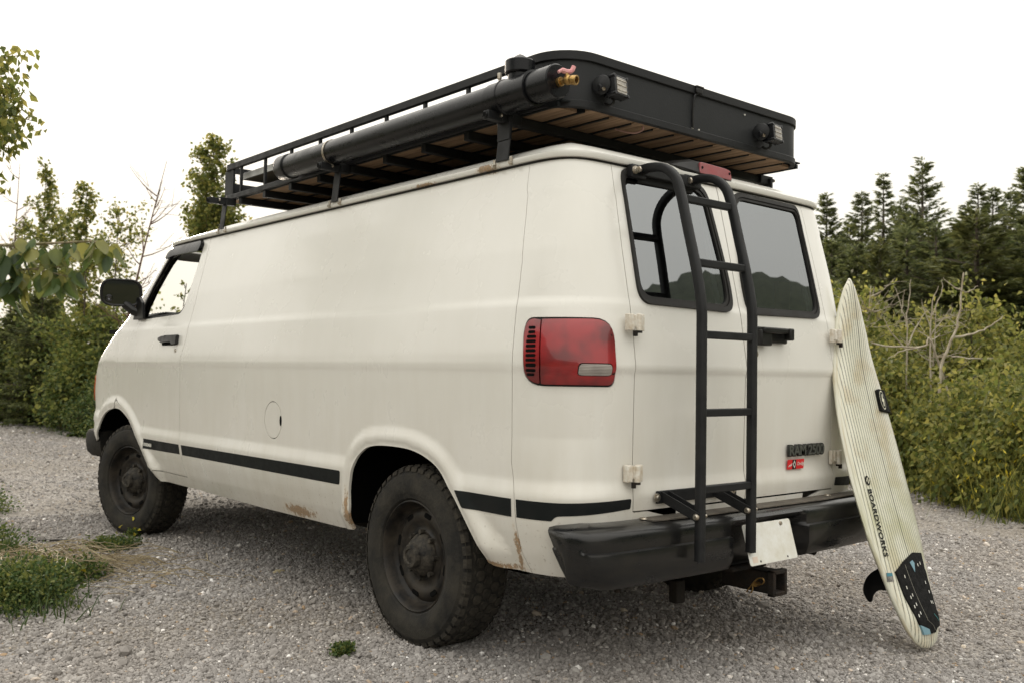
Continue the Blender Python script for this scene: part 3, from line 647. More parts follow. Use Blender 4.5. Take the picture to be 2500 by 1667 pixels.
# front turn signal
for sgn in (1, -1):
    patch('turn_signal', rrect(-4.32,-4.16,.875,1.065,.03), AMBER, van, side=sgn, off=.012, lip=.014)

# rear bumper
pl = spline([(-.952,-.80,0),(-.968,-.865,0),(-.972,-.94,0),(-.94,-1.005,0),(-.86,-1.038,0),(-.70,-1.050,0),(-.45,-1.058,0),(-.22,-1.062,0),(0,-1.064,0)], 14)
pl = pl+[Vector((-p.x, p.y, 0)) for p in pl[::-1][1:]]
prof = [(-.145,.612),(-.10,.613),(-.055,.610),(-.030,.606),(-.012,.598),(-.003,.588),(0,.574),(0,.548),(0,.534),(.013,.530),(.015,.522),(.014,.46),(.004,.43),(-.008,.410),(-.03,.402),(-.08,.400),(-.13,.42),(-.135,.50),(-.14,.58)]
bb = MB(); npf = len(prof)
for i, p in enumerate(pl):
    d = (pl[min(i+1,len(pl)-1)]-pl[max(i-1,0)]).normalized(); nx, ny = d.y, -d.x      # outward
    rec = float(sstep(.255,.215,abs(p.x-.0)))          # plate recess
    groove = float(sstep(.965,.94,abs(p.x))*sstep(.215,.26,abs(p.x)))
    endt = float(sstep(.86,.97,abs(p.x)))
    for a, z_ in prof:
        aa, zz = a, z_
        if .402 < z_ < .54 and a > -.02: aa = a*groove if a > 0 else a
        if rec > 0 and z_ < .575 and a > -.05: aa = aa-.085*rec*min(1, (.578-z_)/.03)
        if z_ < .5: zz = z_+.012*endt
        if z_ > .56 and a > -.06: zz -= .003*endt
        bb.v.append((p.x+nx*aa, p.y+ny*aa-max(0,.60-z_)/.18*.11*float(sstep(-.95,-.80,p.y)), zz))
n3 = len(pl); bb.f = [(i*npf+k, i*npf+(k+1) % npf, (i+1)*npf+(k+1) % npf, (i+1)*npf+k) for i in range(n3-1) for k in range(npf)]+[tuple(range(npf)), tuple((n3-1)*npf+k for k in range(npf))]
bmp = bb.build('rear_bumper', BUMP, van, smooth=45)
sp_ = MB(); 
sp_.prism(rounded([(-.62,-.93),(-.62,-1.005),(-.42,-1.02),(.42,-1.02),(.90,-1.0),(.90,-.93)], .01), (0,0,.6155), (1,0,0), (0,1,0), .004); sp_.build('step_pad', PAD, bmp)
pc = MB(); pc.box((.16,-.985,.555),(.09,.03,.045)); pc.build('plate_lamp_pocket', DARK, bmp)
for x_ in (-.62,.58): 
    b_ = MB(); b_.lathe([(0,.001),(0,.012),(-.005,.015)], (x_,-.955,.620), (0,0,1), 14); b_.build('bolt', STEEL, bmp)
b_ = MB(); b_.tube([(-.80,-1.0,.405),(-.80,-1.0,.388)], .012, 8); b_.build('bolt', RUSTY, bmp)
# number plate, leaning out at the foot
pa, pb_ = Vector((-.208,-1.079,.572)), Vector((-.208,-1.121,.424))
ey_ = (pa-pb_).normalized(); plo = MB(); plo.prism(rounded([(0,0),(.308,0),(.308,.154),(0,.154)], .012), pb_, (1,0,0), ey_, .003); po = plo.build('number_plate', WHITEM, van, bevel=.0008)
nn_ = Vector((1,0,0)).cross(ey_)
for u_, v_ in ((.066,.012),(.242,.012)):
    b_ = MB(); b_.prism(circ((u_,v_), .004, 10), pb_+nn_*.0008, (1,0,0), ey_, .0006); b_.build('plate_hole', DARK, po)
for u_, v_ in ((.242,.140),(.066,.140)):
    b_ = MB(); b_.lathe([(.006,.001),(.006,.006),(.0,.009)], pb_+Vector((1,0,0))*u_+ey_*v_, nn_, 12); b_.build('bolt', STEEL, po)
b_ = MB(); b_.prism([(.018,.010),(.050,.010),(.050,.032),(.018,.032)], pb_+nn_*.0008, (1,0,0), ey_, .0004); b_.build('sticker', M('tan_sticker', (.66,.55,.46), .5), po)

# tow hitch
hi = MB()
for a_, b_, c2, d2 in ((-.034,0,.009,.086),(.034,0,.009,.086),(0,.0385,.077,.009),(0,-.0385,.077,.009)): hi.box((.0+a_,-.985,.335+b_),(c2,.25,d2))
for a_, b_, c2, d2 in ((-.041,0,.010,.100),(.041,0,.010,.100),(0,.045,.092,.010),(0,-.045,.092,.010)): hi.box((.0+a_,-1.095,.335+b_),(c2,.028,d2))
hi.box((0,-.86,.395),(.9,.06,.05)); hi.box((-.06,-.95,.385),(.22,.12,.012)); hit_ = hi.build('tow_hitch', RUSTY, van, bevel=.003)
hp = MB(); hp.tube([(-.062,-1.035,.325),(.062,-1.035,.325)], .010, 12); hp.tube(spline([(-.066,-1.000,.292),(-.068,-1.015,.310),(-.070,-1.035,.334),(-.070,-1.055,.352),(-.070,-1.075,.356),(-.070,-1.082,.344),(-.068,-1.070,.332),(-.066,-1.05,.330),(-.066,-1.03,.325),(-.066,-1.028,.305),(-.066,-1.02,.290)],5), .0028, 6); hp.build('hitch_pin', BRASS, hit_)

# ladder
lad = thing('ladder', (-.35,-1.1,.45), parent=van)
for x_, dz_ in ((-.5,0),(-.2,.0)):
    pts = [(x_,-.800,1.905),(x_,-.870,1.909),(x_,-.935,1.895),(x_,-.985,1.853),(x_,-1.012,1.785),(x_,-1.045,1.66),(x_,-1.085,1.51),(x_,-1.107,1.40),(x_,-1.112,1.34)]
    b_ = MB(); b_.tube(spline(pts,6)+[Vector((x_,-1.113,1.0)),Vector((x_,-1.113,.475))], .0165, 16, sq=5); b_.build('ladder_rail', POWDER, lad, smooth=50)
for z_, y_ in ((1.776,-1.012),(1.535,-1.078),(1.275,-1.113),(.998,-1.113),(.726,-1.113)):
    b_ = MB(); b_.bar((-.49,y_,z_),(-.21,y_,z_),.024,.028); b_.build('rung', POWDER, lad, bevel=.004)
for x_ in (-.5,-.2):
    b_ = MB()
    for q in (-.020,.020): b_.bar((x_+q,-.945,.690),(x_+q,-1.118,.630),.004,.036)
    b_.build('strut', POWDER, lad, bevel=.001)
    for p_ in ((x_-.024,-1.112,.632),):
        c3 = MB(); c3.lathe([(-.006,.001),(-.006,.008),(.0,.012),(.006,.012)], p_, (1,0,0), 12); c3.tube([(x_-.02,-1.112,.632),(x_+.035,-1.112,.632)], .006, 8); c3.build('bolt', STEEL, lad)
    c3 = MB(); c3.tube([(x_-.028,-.83,1.903),(x_+.028,-.83,1.903)], .007, 8); c3.lathe([(-.004,.001),(-.004,.011),(.002,.013)], (x_-.03,-.83,1.903), (1,0,0), 12); c3.build('bolt', STEEL, lad)
b_ = MB(); b_.bar((-.545,-.948,.685),(-.07,-.948,.685),.008,.046); b_.build('bracket', POWDER, lad, bevel=.003)
b_ = MB(); b_.bar((-.555,-.806,1.898),(-.475,-.806,1.898),.030,.052); b_.bar((-.50,-.815,1.904),(-.16,-.815,1.904),.020,.040); b_.bar((-.25,-.812,1.903),(-.15,-.812,1.903),.03,.05); b_.bar((-.50,-.796,1.89),(-.17,-.796,1.89),.012,.06); b_.build('bracket', POWDER, lad, bevel=.005)
for x_, y_, z_ in ((-.545,-.952,.685),(-.095,-.952,.685),(-.543,-.824,1.900)):
    c3 = MB(); c3.lathe([(-.010,.001),(-.010,.007),(-.005,.009),(-.004,.015),(0,.016)], (x_,y_,z_), (0,1,0), 14); c3.build('bolt', STEEL, lad)
# high brake light under the rack
bk = MB(); sec = []
for x_, yb2, zt, zb2 in ((-.245,-.735,1.985,1.975),(-.20,-.765,1.998,1.962),(-.14,-.785,2.008,1.950),(.06,-.785,2.008,1.950),(.10,-.775,1.998,1.950),(.125,-.755,1.975,1.948)):
    sec.append([(x_,-.66,zt+.012),(x_,yb2+.03,zt+.006),(x_,yb2,zt-.008),(x_,yb2-.012,zb2+.006),(x_,yb2-.004,zb2),(x_,-.66,zb2-.01)])
bk.v = [p for r in sec for p in r]; bk.f = [(i*6+k, i*6+(k+1) % 6, (i+1)*6+(k+1) % 6, (i+1)*6+k) for i in range(5) for k in range(6)]+[tuple(range(6)), tuple(range(30,36))]
bko = bk.build('brake_light', PLAST, van, bevel=.003)
b_ = MB(); b_.prism(rounded([(-.125,1.955),(.088,1.953),(.078,1.990),(.05,1.996),(-.12,2.000)], .007), (0,-.7985,0), (1,0,0), (0,0,1), .012); b_.build('lens', RED2, bko, bevel=.002)
for x_ in (-.112,.068):
    c3 = MB(); c3.lathe([(-.002,.001),(-.002,.005),(0,.006)], (x_,-.8,1.978), (0,1,0), 10); c3.build('screw', DARK, bko)

# wheels
def make_wheel():
    w = thing('wheel', (0,0,0), parent=van)
    prof = [(-.075,.222),(-.105,.226),(-.118,.236),(-.124,.255),(-.127,.262),(-.128,.285),(-.126,.310),(-.121,.330),(-.117,.334),(-.112,.344),(-.103,.357),(-.092,.3645),(-.06,.3665),(.05,.3665),(.078,.3645),(.094,.35),(.112,.30),(.106,.24),(.065,.222)]
    b = MB(); b.lathe(prof, (0,0,0), (1,0,0), 72); b.build('tyre', TYRE, w, smooth=30)
    b = MB(); rr = random.Random(4); rows = (-.088,-.049,-.010,.029,.068); nb_ = 46
    for ri, rx in enumerate(rows):
        for k in range(nb_):
            t = 2*math.pi*(k+(.5 if ri % 2 else 0)+rr.uniform(-.06,.06))/nb_; edge = ri in (0, 4)
            hw, hl = .0195, .0185; poly = [(-hw*.55,-hl),(hw*.55,-hl*.95),(hw,-hl*.15),(hw*.9,hl*.5),(hw*.5,hl),(-hw*.55,hl*.95),(-hw,hl*.2),(-hw*.95,-hl*.4)]
            for lvl in range(1):
                top = []; bot = []
                for a, l in poly:
                    a2 = a+rx; tt = t+l/.366; rt_ = .3725-(.010 if (edge and abs(a2) > .097) else 0)-(.0006*abs(a2*100)**1.1 if edge else 0)
                    top.append((a2, rt_*math.cos(tt), rt_*math.sin(tt))); bot.append((a2*1.0, .360*math.cos(tt), .360*math.sin(tt)))
                kk = len(poly); b.add(top+bot, [tuple(range(kk))]+[(i, i+kk, (i+1) % kk+kk, (i+1) % kk) for i in range(kk)])
    # shoulder lugs
    for sd_ in (-1, 1):
        for k in range(nb_):
            t = 2*math.pi*(k+.5)/nb_; q = .05
            vs = [(sd_*(xx-(.016 if sd_ > 0 else 0)), r_*math.cos(t+dt), r_*math.sin(t+dt)) for r_, xx in ((.3705,.094),(.361,.111),(.345,.1165)) for dt in (-q, q)]
            b.add(vs, [(0,1,3,2),(2,3,5,4)])
    b.build('tread', TREAD, w, smooth=0)
    rp = [(-.098,.226),(-.110,.227),(-.112,.222),(-.104,.216),(-.088,.212),(-.070,.205),(-.055,.200),(-.050,.192),(-.056,.184),(-.066,.172),(-.068,.150),(-.060,.138),(-.052,.120),(-.054,.105),(-.060,.098),(-.060,.02)]
    b = MB(); b.lathe(rp, (0,0,0), (1,0,0), 64); b.lathe([(.1,.226),(.05,.21),(-.03,.205),(-.03,.02)], (0,0,0), (1,0,0), 40)
    rimo = b.build('rim', RIM, w, smooth=40)
    for k in range(8):
        t = 2*math.pi*(k+.3)/8; c = Vector((-.0685, .166*math.cos(t), .166*math.sin(t))); er = Vector((0, math.cos(t), math.sin(t))); et = Vector((0, -math.sin(t), math.cos(t)))
        b = MB(); b.prism(rounded([(-.010,-.023),(.010,-.023),(.010,.023),(-.010,.023)], .009), c, -er, et, .004); b.build('rim_slot_shade', DARK, w)  # uncut rim: dark plate laid on, its colour standing for a slot's shade
    b = MB(); b.lathe([(-.058,.088),(-.072,.086),(-.080,.080),(-.098,.066),(-.106,.052),(-.108,.050)], (0,0,0), (1,0,0), 40); b.lathe([(-.104,.052),(-.122,.050),(-.130,.044),(-.131,.030),(-.126,.026),(-.128,.02),(-.128,.001)], (0,0,0), (1,0,0), 32)
    b.build('hub', HUB, w, smooth=35)
    for k in range(8):
        t = 2*math.pi*k/8; b = MB(); b.tube([(-.058,.096*math.cos(t),.096*math.sin(t)),(-.080,.096*math.cos(t),.096*math.sin(t))], .0105, 6); b.build('lug_nut', HUB, w, smooth=0)
    return w
w0 = make_wheel()
def place(w, loc, rz, rx=0):
    w.matrix_parent_inverse = Matrix(); w.parent = van; w.location = Vector(loc)-Vector(van.location); w.rotation_euler = (0, 0, rz)
def dup(o, par):
    c = o.copy(); scene.collection.objects.link(c); c.parent = par
    for ch in list(o.children): dup(ch, c)
    return c
for ch in w0.children: ch.matrix_parent_inverse = Matrix()
place(w0, (-.842,0,.373), 0)
for loc, rz in (((-.878,3.295,.373), R(14)), ((.842,0,.373), R(180)), ((.842,3.24,.373), R(193))):
    w = dup(w0, van); place(w, loc, rz)

# front bumper
pl = spline([(-.93,3.98,0),(-.955,4.12,0),(-.93,4.30,0),(-.80,4.45,0),(-.5,4.53,0),(0,4.56,0)], 8); pl = pl+[Vector((-p.x,p.y,0)) for p in pl[::-1][1:]]
fb = MB(); prof = [(-.08,.66),(0,.655),(.018,.63),(.02,.56),(.01,.50),(-.02,.47),(-.08,.47)]; npf = len(prof)
for i, p in enumerate(pl):
    d = (pl[min(i+1,len(pl)-1)]-pl[max(i-1,0)]).normalized(); 
    for a, z_ in prof: fb.v.append((p.x-d.y*a, p.y+d.x*a, z_))
n3 = len(pl); fb.f = [(i*npf+k, i*npf+(k+1) % npf, (i+1)*npf+(k+1) % npf, (i+1)*npf+k) for i in range(n3-1) for k in range(npf)]+[tuple(range(npf)), tuple((n3-1)*npf+k for k in range(npf))]
fb.build('front_bumper', TYRE, van, smooth=45)
# ------------------------------------------------------------------ roof rack
rack = thing('roof_rack', (0,.8,2.13), parent=van)
RX, RYB, RYF = .80, -.70, 2.28
def ring_path(cx, yb, yf, r, n=9):
    P = []
    for (ox, oy, a0) in ((cx-r, yb+r, -90), (cx-r, yf-.06, 0), (-cx+r, yf-.06, 90), (-cx+r, yb+r, 180)):
        rr_ = r if oy < 0 else .06
        ox = (cx-rr_)*(1 if ox > 0 else -1)
        for k in range(n+1):
            a = R(a0+90*k/n); P.append(Vector((ox+rr_*math.cos(a), oy+rr_*math.sin(a), 0)))
    return P
rp_ = ring_path(RX, RYB, RYF, .16)
def sweep(mb, path, prof, z0=0., closed=True):
    n_, k_ = len(path), len(prof); base = len(mb.v)
    for i, p in enumerate(path):
        a, b = path[(i-1) % n_] if closed else path[max(i-1,0)], path[(i+1) % n_] if closed else path[min(i+1,n_-1)]
        d = (b-a); d.z = 0; d = d.normalized(); o_ = Vector((d.y,-d.x,0))
        for q, z_ in prof: mb.v.append(tuple(p+o_*q+Vector((0,0,z0+z_))))
    for i in range(n_ if closed else n_-1):
        for k in range(k_): mb.f.append((base+i*k_+k, base+i*k_+(k+1) % k_, base+((i+1) % n_)*k_+(k+1) % k_, base+((i+1) % n_)*k_+k))
    return mb
# top rail is a flat strip with a turned lip, bottom rail a slim angle
sweep(MB(), rp_, [(-.012,0),(.012,0),(.012,.036),(-.012,.036)], 2.312).build('top_rail', POWDER, rack, bevel=.003)
sweep(MB(), rp_, [(-.012,0),(.010,0),(.010,.030),(-.012,.030)], 2.132).build('bottom_rail', POWDER, rack, bevel=.003)
# closed sheet round the tail, and a lower one across the nose
tail = [Vector((-.80,-.42,0)),Vector((-.80,-.50,0))]+[p for p in ring_path(RX,RYB,RYF,.16)[30:40]][:]+[Vector((-.3,-.70,0)),Vector((.3,-.70,0))]+[p for p in ring_path(RX,RYB,RYF,.16)[:10]]+[Vector((.80,-.50,0)),Vector((.80,-.42,0))]
tail = [tail[0],tail[1]]+tail[2:12]+tail[12:]
sweep(MB(), tail, [(-.002,0),(.003,0),(.003,.156),(-.002,.156)], 2.159, closed=False).build('tail_sheet', POWDERG, rack, smooth=50)
b = MB(); b.box((0,2.283,2.205),(1.50,.006,.095)); b.box((-.795,2.235,2.235),(.006,.10,.155)); b.box((.795,2.235,2.235),(.006,.10,.155)); b.build('nose_sheet', POWDERG, rack, bevel=.002)
for k in range(8):
    y_ = -.116+.3105*k+(.0 if k < 6 else 0)
    if y_ > 2.1: continue
    for sx in (-1, 1):
        b = MB(); b.box((sx*.797,y_,2.237),(.014,.020,.152)); b.build('post', POWDER, rack, bevel=.002)
for sx in (-1,1):
    b = MB(); b.box((sx*.797,2.17,2.237),(.014,.03,.152)); b.build('post', POWDER, rack, bevel=.002)
for k in range(9):
    y_ = -.42+.3105*k+.03*0
    b = MB(); b.box((0,y_,2.112),(1.60,.034,.038)); b.build('crossbar', POWDER, rack, bevel=.003)
for k in range(12):
    x0, x1 = -.785+k*.1308+.0035, -.785+(k+1)*.1308-.0095; xm = (x0+x1)/2
    yb_ = -.69+(.06 if k in (0,11) else 0); b = MB(); b.box((xm,(yb_+2.27)/2,2.140),(x1-x0,2.27-yb_,.014)); b.build('plank', WOOD, rack, bevel=.001)
b = MB(); b.box((0,.79,2.152),(1.57,2.93,.006))
for k in range(13): b.box((-.785+k*.1308-.003,.79,2.138),(.0145,2.90,.018))  # black strips and sheet added to darken the gaps between planks
b.build('dark_gap_fill', STRIPE, rack, smooth=0)
for sx in (-1, 1):
    for y_ in (-.43, .845, 2.155):
        wd = .075 if y_ < 0 else .06
        b = MB(); q = [(-.838,1.937),(-.862,1.937),(-.866,1.945),(-.862,1.975),(-.845,2.098),(-.838,2.098)]
        b.bar((sx*-.868,y_,1.948),(sx*-.845,y_,2.118),.006,wd,(sx,0,0)) if False else b.add([(sx*x,y,z) for x,z in ((-.872,1.944),(-.866,1.944),(-.846,2.12),(-.852,2.12)) for y in (y_-wd/2,y_+wd/2)],[(0,1,3,2),(2,3,5,4),(4,5,7,6),(6,7,1,0),(0,2,4,6),(1,7,5,3)])
        b.box((sx*-.84,y_,2.112),(.10,.042,.042)); b.box((sx*-.86,y_,2.07),(.012,wd,.09)) if y_ < 0 else None
        st_ = b.build('strut', POWDER, rack, bevel=.002)
        for dy in (-.05,.05):
            c3 = MB(); c3.lathe([(-.012,.001),(-.012,.006),(-.002,.008)], (sx*-.866,y_+dy,1.930), (sx,0,0), 10); c3.tube([(sx*-.866,y_+dy,1.922),(sx*-.866,y_+dy,1.955)], .006, 8); c3.build('bolt', STEEL, rack)
        c3 = MB(); c3.lathe([(-.006,.001),(-.006,.008),(0,.009)], (sx*-.893,y_-.02,2.115), (sx,0,0), 12); c3.build('bolt', STEEL, rack)
# the far side's gutter foot that shows behind the tail corner
b = MB(); b.box((.86,-.45,2.0),(.05,.10,.05)); b.build('foot_clamp', POWDER, rack, bevel=.004)
# reversing lamps
for x_ in (-.586,.435):
    wl_ = thing('work_light', (x_,-.76,2.217), parent=van); rz = Matrix.Rotation(R(7),3,'Z') @ Matrix.Rotation(R(-6),3,'X'); c = Vector((x_,-.765,2.217)); f_ = lambda v: c+rz @ Vector(v)
    b = MB(); b.box(f_((0,.0,0)),(.086,.044,.076),rz)
    for k in range(5): b.box(f_((-.03+.015*k,.030,0)),(.005,.022,.066),rz)
    for a_ in (-.040,.040):
        for b2 in (-.034,.034): b.tube([f_((a_,-.024,b2)),f_((a_,.02,b2))], .008, 8)
    b.build('housing', PVC, wl_, bevel=.004)
    b = MB(); b.prism(rounded([(-.030,-.030),(.030,-.030),(.030,.030),(-.030,.030)],.006), f_((0,-.0235,0)), rz @ Vector((1,0,0)), rz @ Vector((0,0,1)), .003); b.build('lens', LED, wl_)
    for k in range(3):
        b = MB(); b.box(f_((0,-.025,-.0195+.0195*k)),(.058,.002,.0025),rz); b.build('lens_bar', STEEL, wl_)
    b = MB(); b.lathe([(0,.001),(0,.036),(-.012,.039),(-.016,.033),(-.020,.001)], (x_-.048,-.735,2.222), (.9,.35,0), 20); b.box((x_,-.722,2.214),(.05,.03,.03)); b.tube([(x_-.07,-.735,2.21),(x_-.03,-.74,2.214)], .014, 8); b.build('bracket', POWDER, wl_, bevel=.003)
    b = MB(); b.tube(spline([(x_+.0,-.745,2.185),(x_+.004,-.745,2.165),(x_-.003,-.73,2.155),(x_-.012,-.712,2.166)],5), .0055, 8); b.build('cable', PLAST, wl_)
    c3 = MB(); c3.lathe([(0,.001),(0,.007),(.006,.007)], (x_-.066,-.757,2.20), (0,-1,0), 10); c3.build('bolt', STEEL, wl_)
b = MB(); b.tube(spline([(-.035,-.715,2.318),(-.055,-.712,2.305),(-.060,-.710,2.28),(-.062,-.708,2.22),(-.060,-.708,2.165)],5), .0045, 8); b.build('cable', PLAST, rack)
b = MB(); b.box((-.035,-.715,2.326),(.04,.014,.022)); b.box((-.03,-.712,2.343),(.05,.02,.010)); b.build('cable_clip', PLAST, rack, bevel=.003)
b = MB(); b.tube(spline([(-.33,-.67,2.133),(-.325,-.66,2.118),(-.35,-.63,2.108),(-.40,-.58,2.125)],5), .004, 6); b.build('loose_wire', M('pinkish_wire', (.30,.17,.14), .6), rack)
for p in ((-.02,-.706,2.166),(-.06,-.7055,2.166),(.30,-.7055,2.29)):
    c3 = MB(); c3.lathe([(-.002,.001),(-.002,.004),(.002,.004)], p, (0,1,0), 8); c3.build('rivet', WHITEM, rack)
# solar panel laid inside the rack
sp2 = thing('solar_panel', (-.2,1.5,2.27), parent=van)
b = MB(); b.box((-.22,1.50,2.262),(1.02,1.30,.004)); b.build('backing', PANELB, sp2)
b = MB(); b.box((-.735,1.50,2.278),(.010,1.34,.038)); b.box((.295,1.50,2.278),(.010,1.34,.038)); b.box((-.22,.835,2.278),(1.03,.010,.038)); b.box((-.22,2.165,2.278),(1.03,.010,.038)); b.build('frame', ALU, sp2, bevel=.001)
b = MB(); b.box((-.22,1.50,2.292),(1.0,1.31,.004)); b.build('cells', PVC, sp2)
for y_ in (1.75,1.83): 
    b = MB(); b.tube([(-.70,y_,2.30),(-.70,y_,2.25),(-.66,y_,2.25)], .004, 6); b.build('hook', STEEL, sp2)

# ------------------------------------------------------------------ water tank made of pipe
tank = thing('water_tank', (-.885,.4,2.18), parent=van)
AX = Vector((0,-1,0)); c0 = lambda y: Vector((-.885, y, 2.182))
b = MB(); b.lathe([(-1.34,.001),(-1.34,.056),(-1.30,.060),(.60,.060)], c0(0), AX, 48); b.build('pipe', PVC, tank)
b = MB(); b.lathe([(-1.355,.001),(-1.355,.060),(-1.345,.066),(-1.265,.066),(-1.26,.061)], c0(0), AX, 48); b.build('front_cap', PVC, tank)
b = MB(); b.lathe([(.40,.0605),(.40,.064),(.465,.064),(.468,.068),(.475,.068),(.478,.065),(.62,.065),(.622,.068),(.635,.068),(.637,.0605)], c0(0), AX, 48)
b.lathe([(0,.046),(.045,.046),(.047,.053),(.052,.057),(.094,.057),(.098,.054),(.099,.001)], (-.885,-.545,2.205), (0,0,1), 40); b.build('tee_fitting', PVC, tank)
b = MB(); b.add([(-.885+a,-.545+c,2.303) for a,c in ((-.036,-.036),(.036,-.036),(.036,.036),(-.036,.036))]+[(-.885+a,-.545+c,2.327) for a,c in ((-.008,-.008),(.008,-.008),(.008,.008),(-.008,.008))], [(0,1,5,4),(1,2,6,5),(2,3,7,6),(3,0,4,7),(4,5,6,7)]); b.build('filler_plug', PLAST, tank)
b = MB(); b.lathe([(.62,.058),(.66,.058),(.661,.062),(.755,.062),(.76,.058),(.76,.001)], c0(0), AX, 48); b.build('end_cap', PVC, tank)
for y_ in (.49,.655): pass
for y_, w_ in ((-.425,.008),(.835,.008)):
    b = MB(); b.lathe([(-w_,.0615),(-w_,.0635),(w_,.0635),(w_,.0615)], c0(y_), AX, 48, closed=True)
    if y_ < 0: b.tube([(-.885,y_,2.243),(-.885,y_,2.275)], .005, 8); b.tube([(-.885,y_,2.262),(-.885,y_,2.285)], .009, 8)
    b.build('hose_clamp', STEEL, tank)
for y_ in (-.43,.845,2.155):
    b = MB(); b.bar((-.80,y_,2.110),(-.955,y_,2.110),.034,.034); b.tube([(-.956,y_,2.110),(-.962,y_,2.110)], .016, 4); b.build('bracket', POWDER, tank, bevel=.003)
    b = MB(); b.lathe([(0,.001),(0,.013)], (-.963,y_,2.11), (-1,0,0), 4); b.build('tube_end', DARK, tank)
b = MB(); y_ = -.76
b.tube([(-.885,y_,2.175),(-.885,y_-.016,2.175)], .017, 12); b.tube([(-.885,y_-.014,2.175),(-.880,y_-.065,2.175)], .011, 12)
b.lathe([(0,.013),(.010,.018),(.022,.018),(.028,.013)], (-.883,y_-.030,2.175), (.1,-1,0), 14); b.lathe([(0,.012),(.0,.017),(.020,.018),(.020,.012),(.002,.011)], (-.878,y_-.062,2.172), (.3,-1,-.2), 18); b.tube([(-.882,y_-.038,2.178),(-.882,y_-.038,2.202)], .007, 8); b.build('brass_tap', BRASS, tank, bevel=.001)
b = MB(); b.tube(spline([(-.915,y_-.030,2.200),(-.900,y_-.034,2.208),(-.880,y_-.038,2.206),(-.862,y_-.042,2.212),(-.852,y_-.044,2.230)],5), [.006]*5+[.009]*8+[.008]*8, 8, sq=3); b.build('tap_handle', PINK, tank)

# ------------------------------------------------------------------ surfboard leaning on the tail corner
b0 = Vector((.70,-1.347,.018)); EY = Vector((.1001,.2773,.9556)).normalized(); EX = Vector((.99498,-.0279,-.0961)); EX = (EX-EY*EX.dot(EY)).normalized(); EN = EX.cross(EY)
board = thing('surfboard', b0, 'cream pinstriped surfboard standing tail down against the van corner', 'surfboard')
BL = 1.645
wt = [(0,.0),(.006,.045),(.03,.088),(.08,.125),(.22,.163),(.44,.208),(.60,.222),(.75,.227),(.9,.222),(1.0,.213),(1.16,.188),(1.30,.150),(1.43,.112),(1.52,.080),(1.60,.042),(1.635,.012),(1.648,0)]
rk = smtab([(0,0),(.08,-.005),(.22,-.025),(.44,-.045),(.75,-.064),(1.0,-.071),(1.16,-.072),(1.30,-.066),(1.43,-.048),(1.58,-.016),(1.648,0)], .04)
bw = lambda l: float(np.interp(l, [a for a,_ in wt], [w for _,w in wt]))
bwid = lambda l: sum(bw(min(max(l+d,0),1.648)) for d in (-.01,0,.01))/3 if .03 < l < 1.6 else bw(l)
th = lambda l: .034*min(1, (l/.12)**.5 if l > 0 else 0, ((1.648-l)/.25)**.6 if l < 1.648 else 0)+.004
def deckn(u, l):     # deck height over the mid plane at u across
    w = bwid(l)
    if w < 1e-4: return 0
    t = min(1, abs(u)/w); return th(l)*(1-t**3.2)**.6
bp3 = lambda u, l, n: b0+EX*u+EY*l+EN*(float(rk(l))+n)
bd = MB(); ls = [0,.003,.008,.016,.03,.05]+list(np.linspace(.08,1.58,60))+[1.60,1.615,1.63,1.64,1.648]; A = 28
for l in ls:
    w = bwid(l) if l > 0 else .004
    if l >= 1.648: w = .002
    for k in range(A):
        t = 2*math.pi*k/A; cx, sy = math.cos(t), math.sin(t); u = w*math.copysign(abs(cx)**.75, cx); n_ = (th(l)*(1.0 if sy > 0 else .95))*math.copysign(max(0,1-abs(u/w)**3.2)**.6, sy) if w > 0 else 0
        bd.v.append(tuple(bp3(u, l, n_)))
nL = len(ls); bd.f = [(i*A+k, i*A+(k+1) % A, (i+1)*A+(k+1) % A, (i+1)*A+k) for i in range(nL-1) for k in range(A)]+[tuple(range(A)), tuple((nL-1)*A+k for k in range(A))]
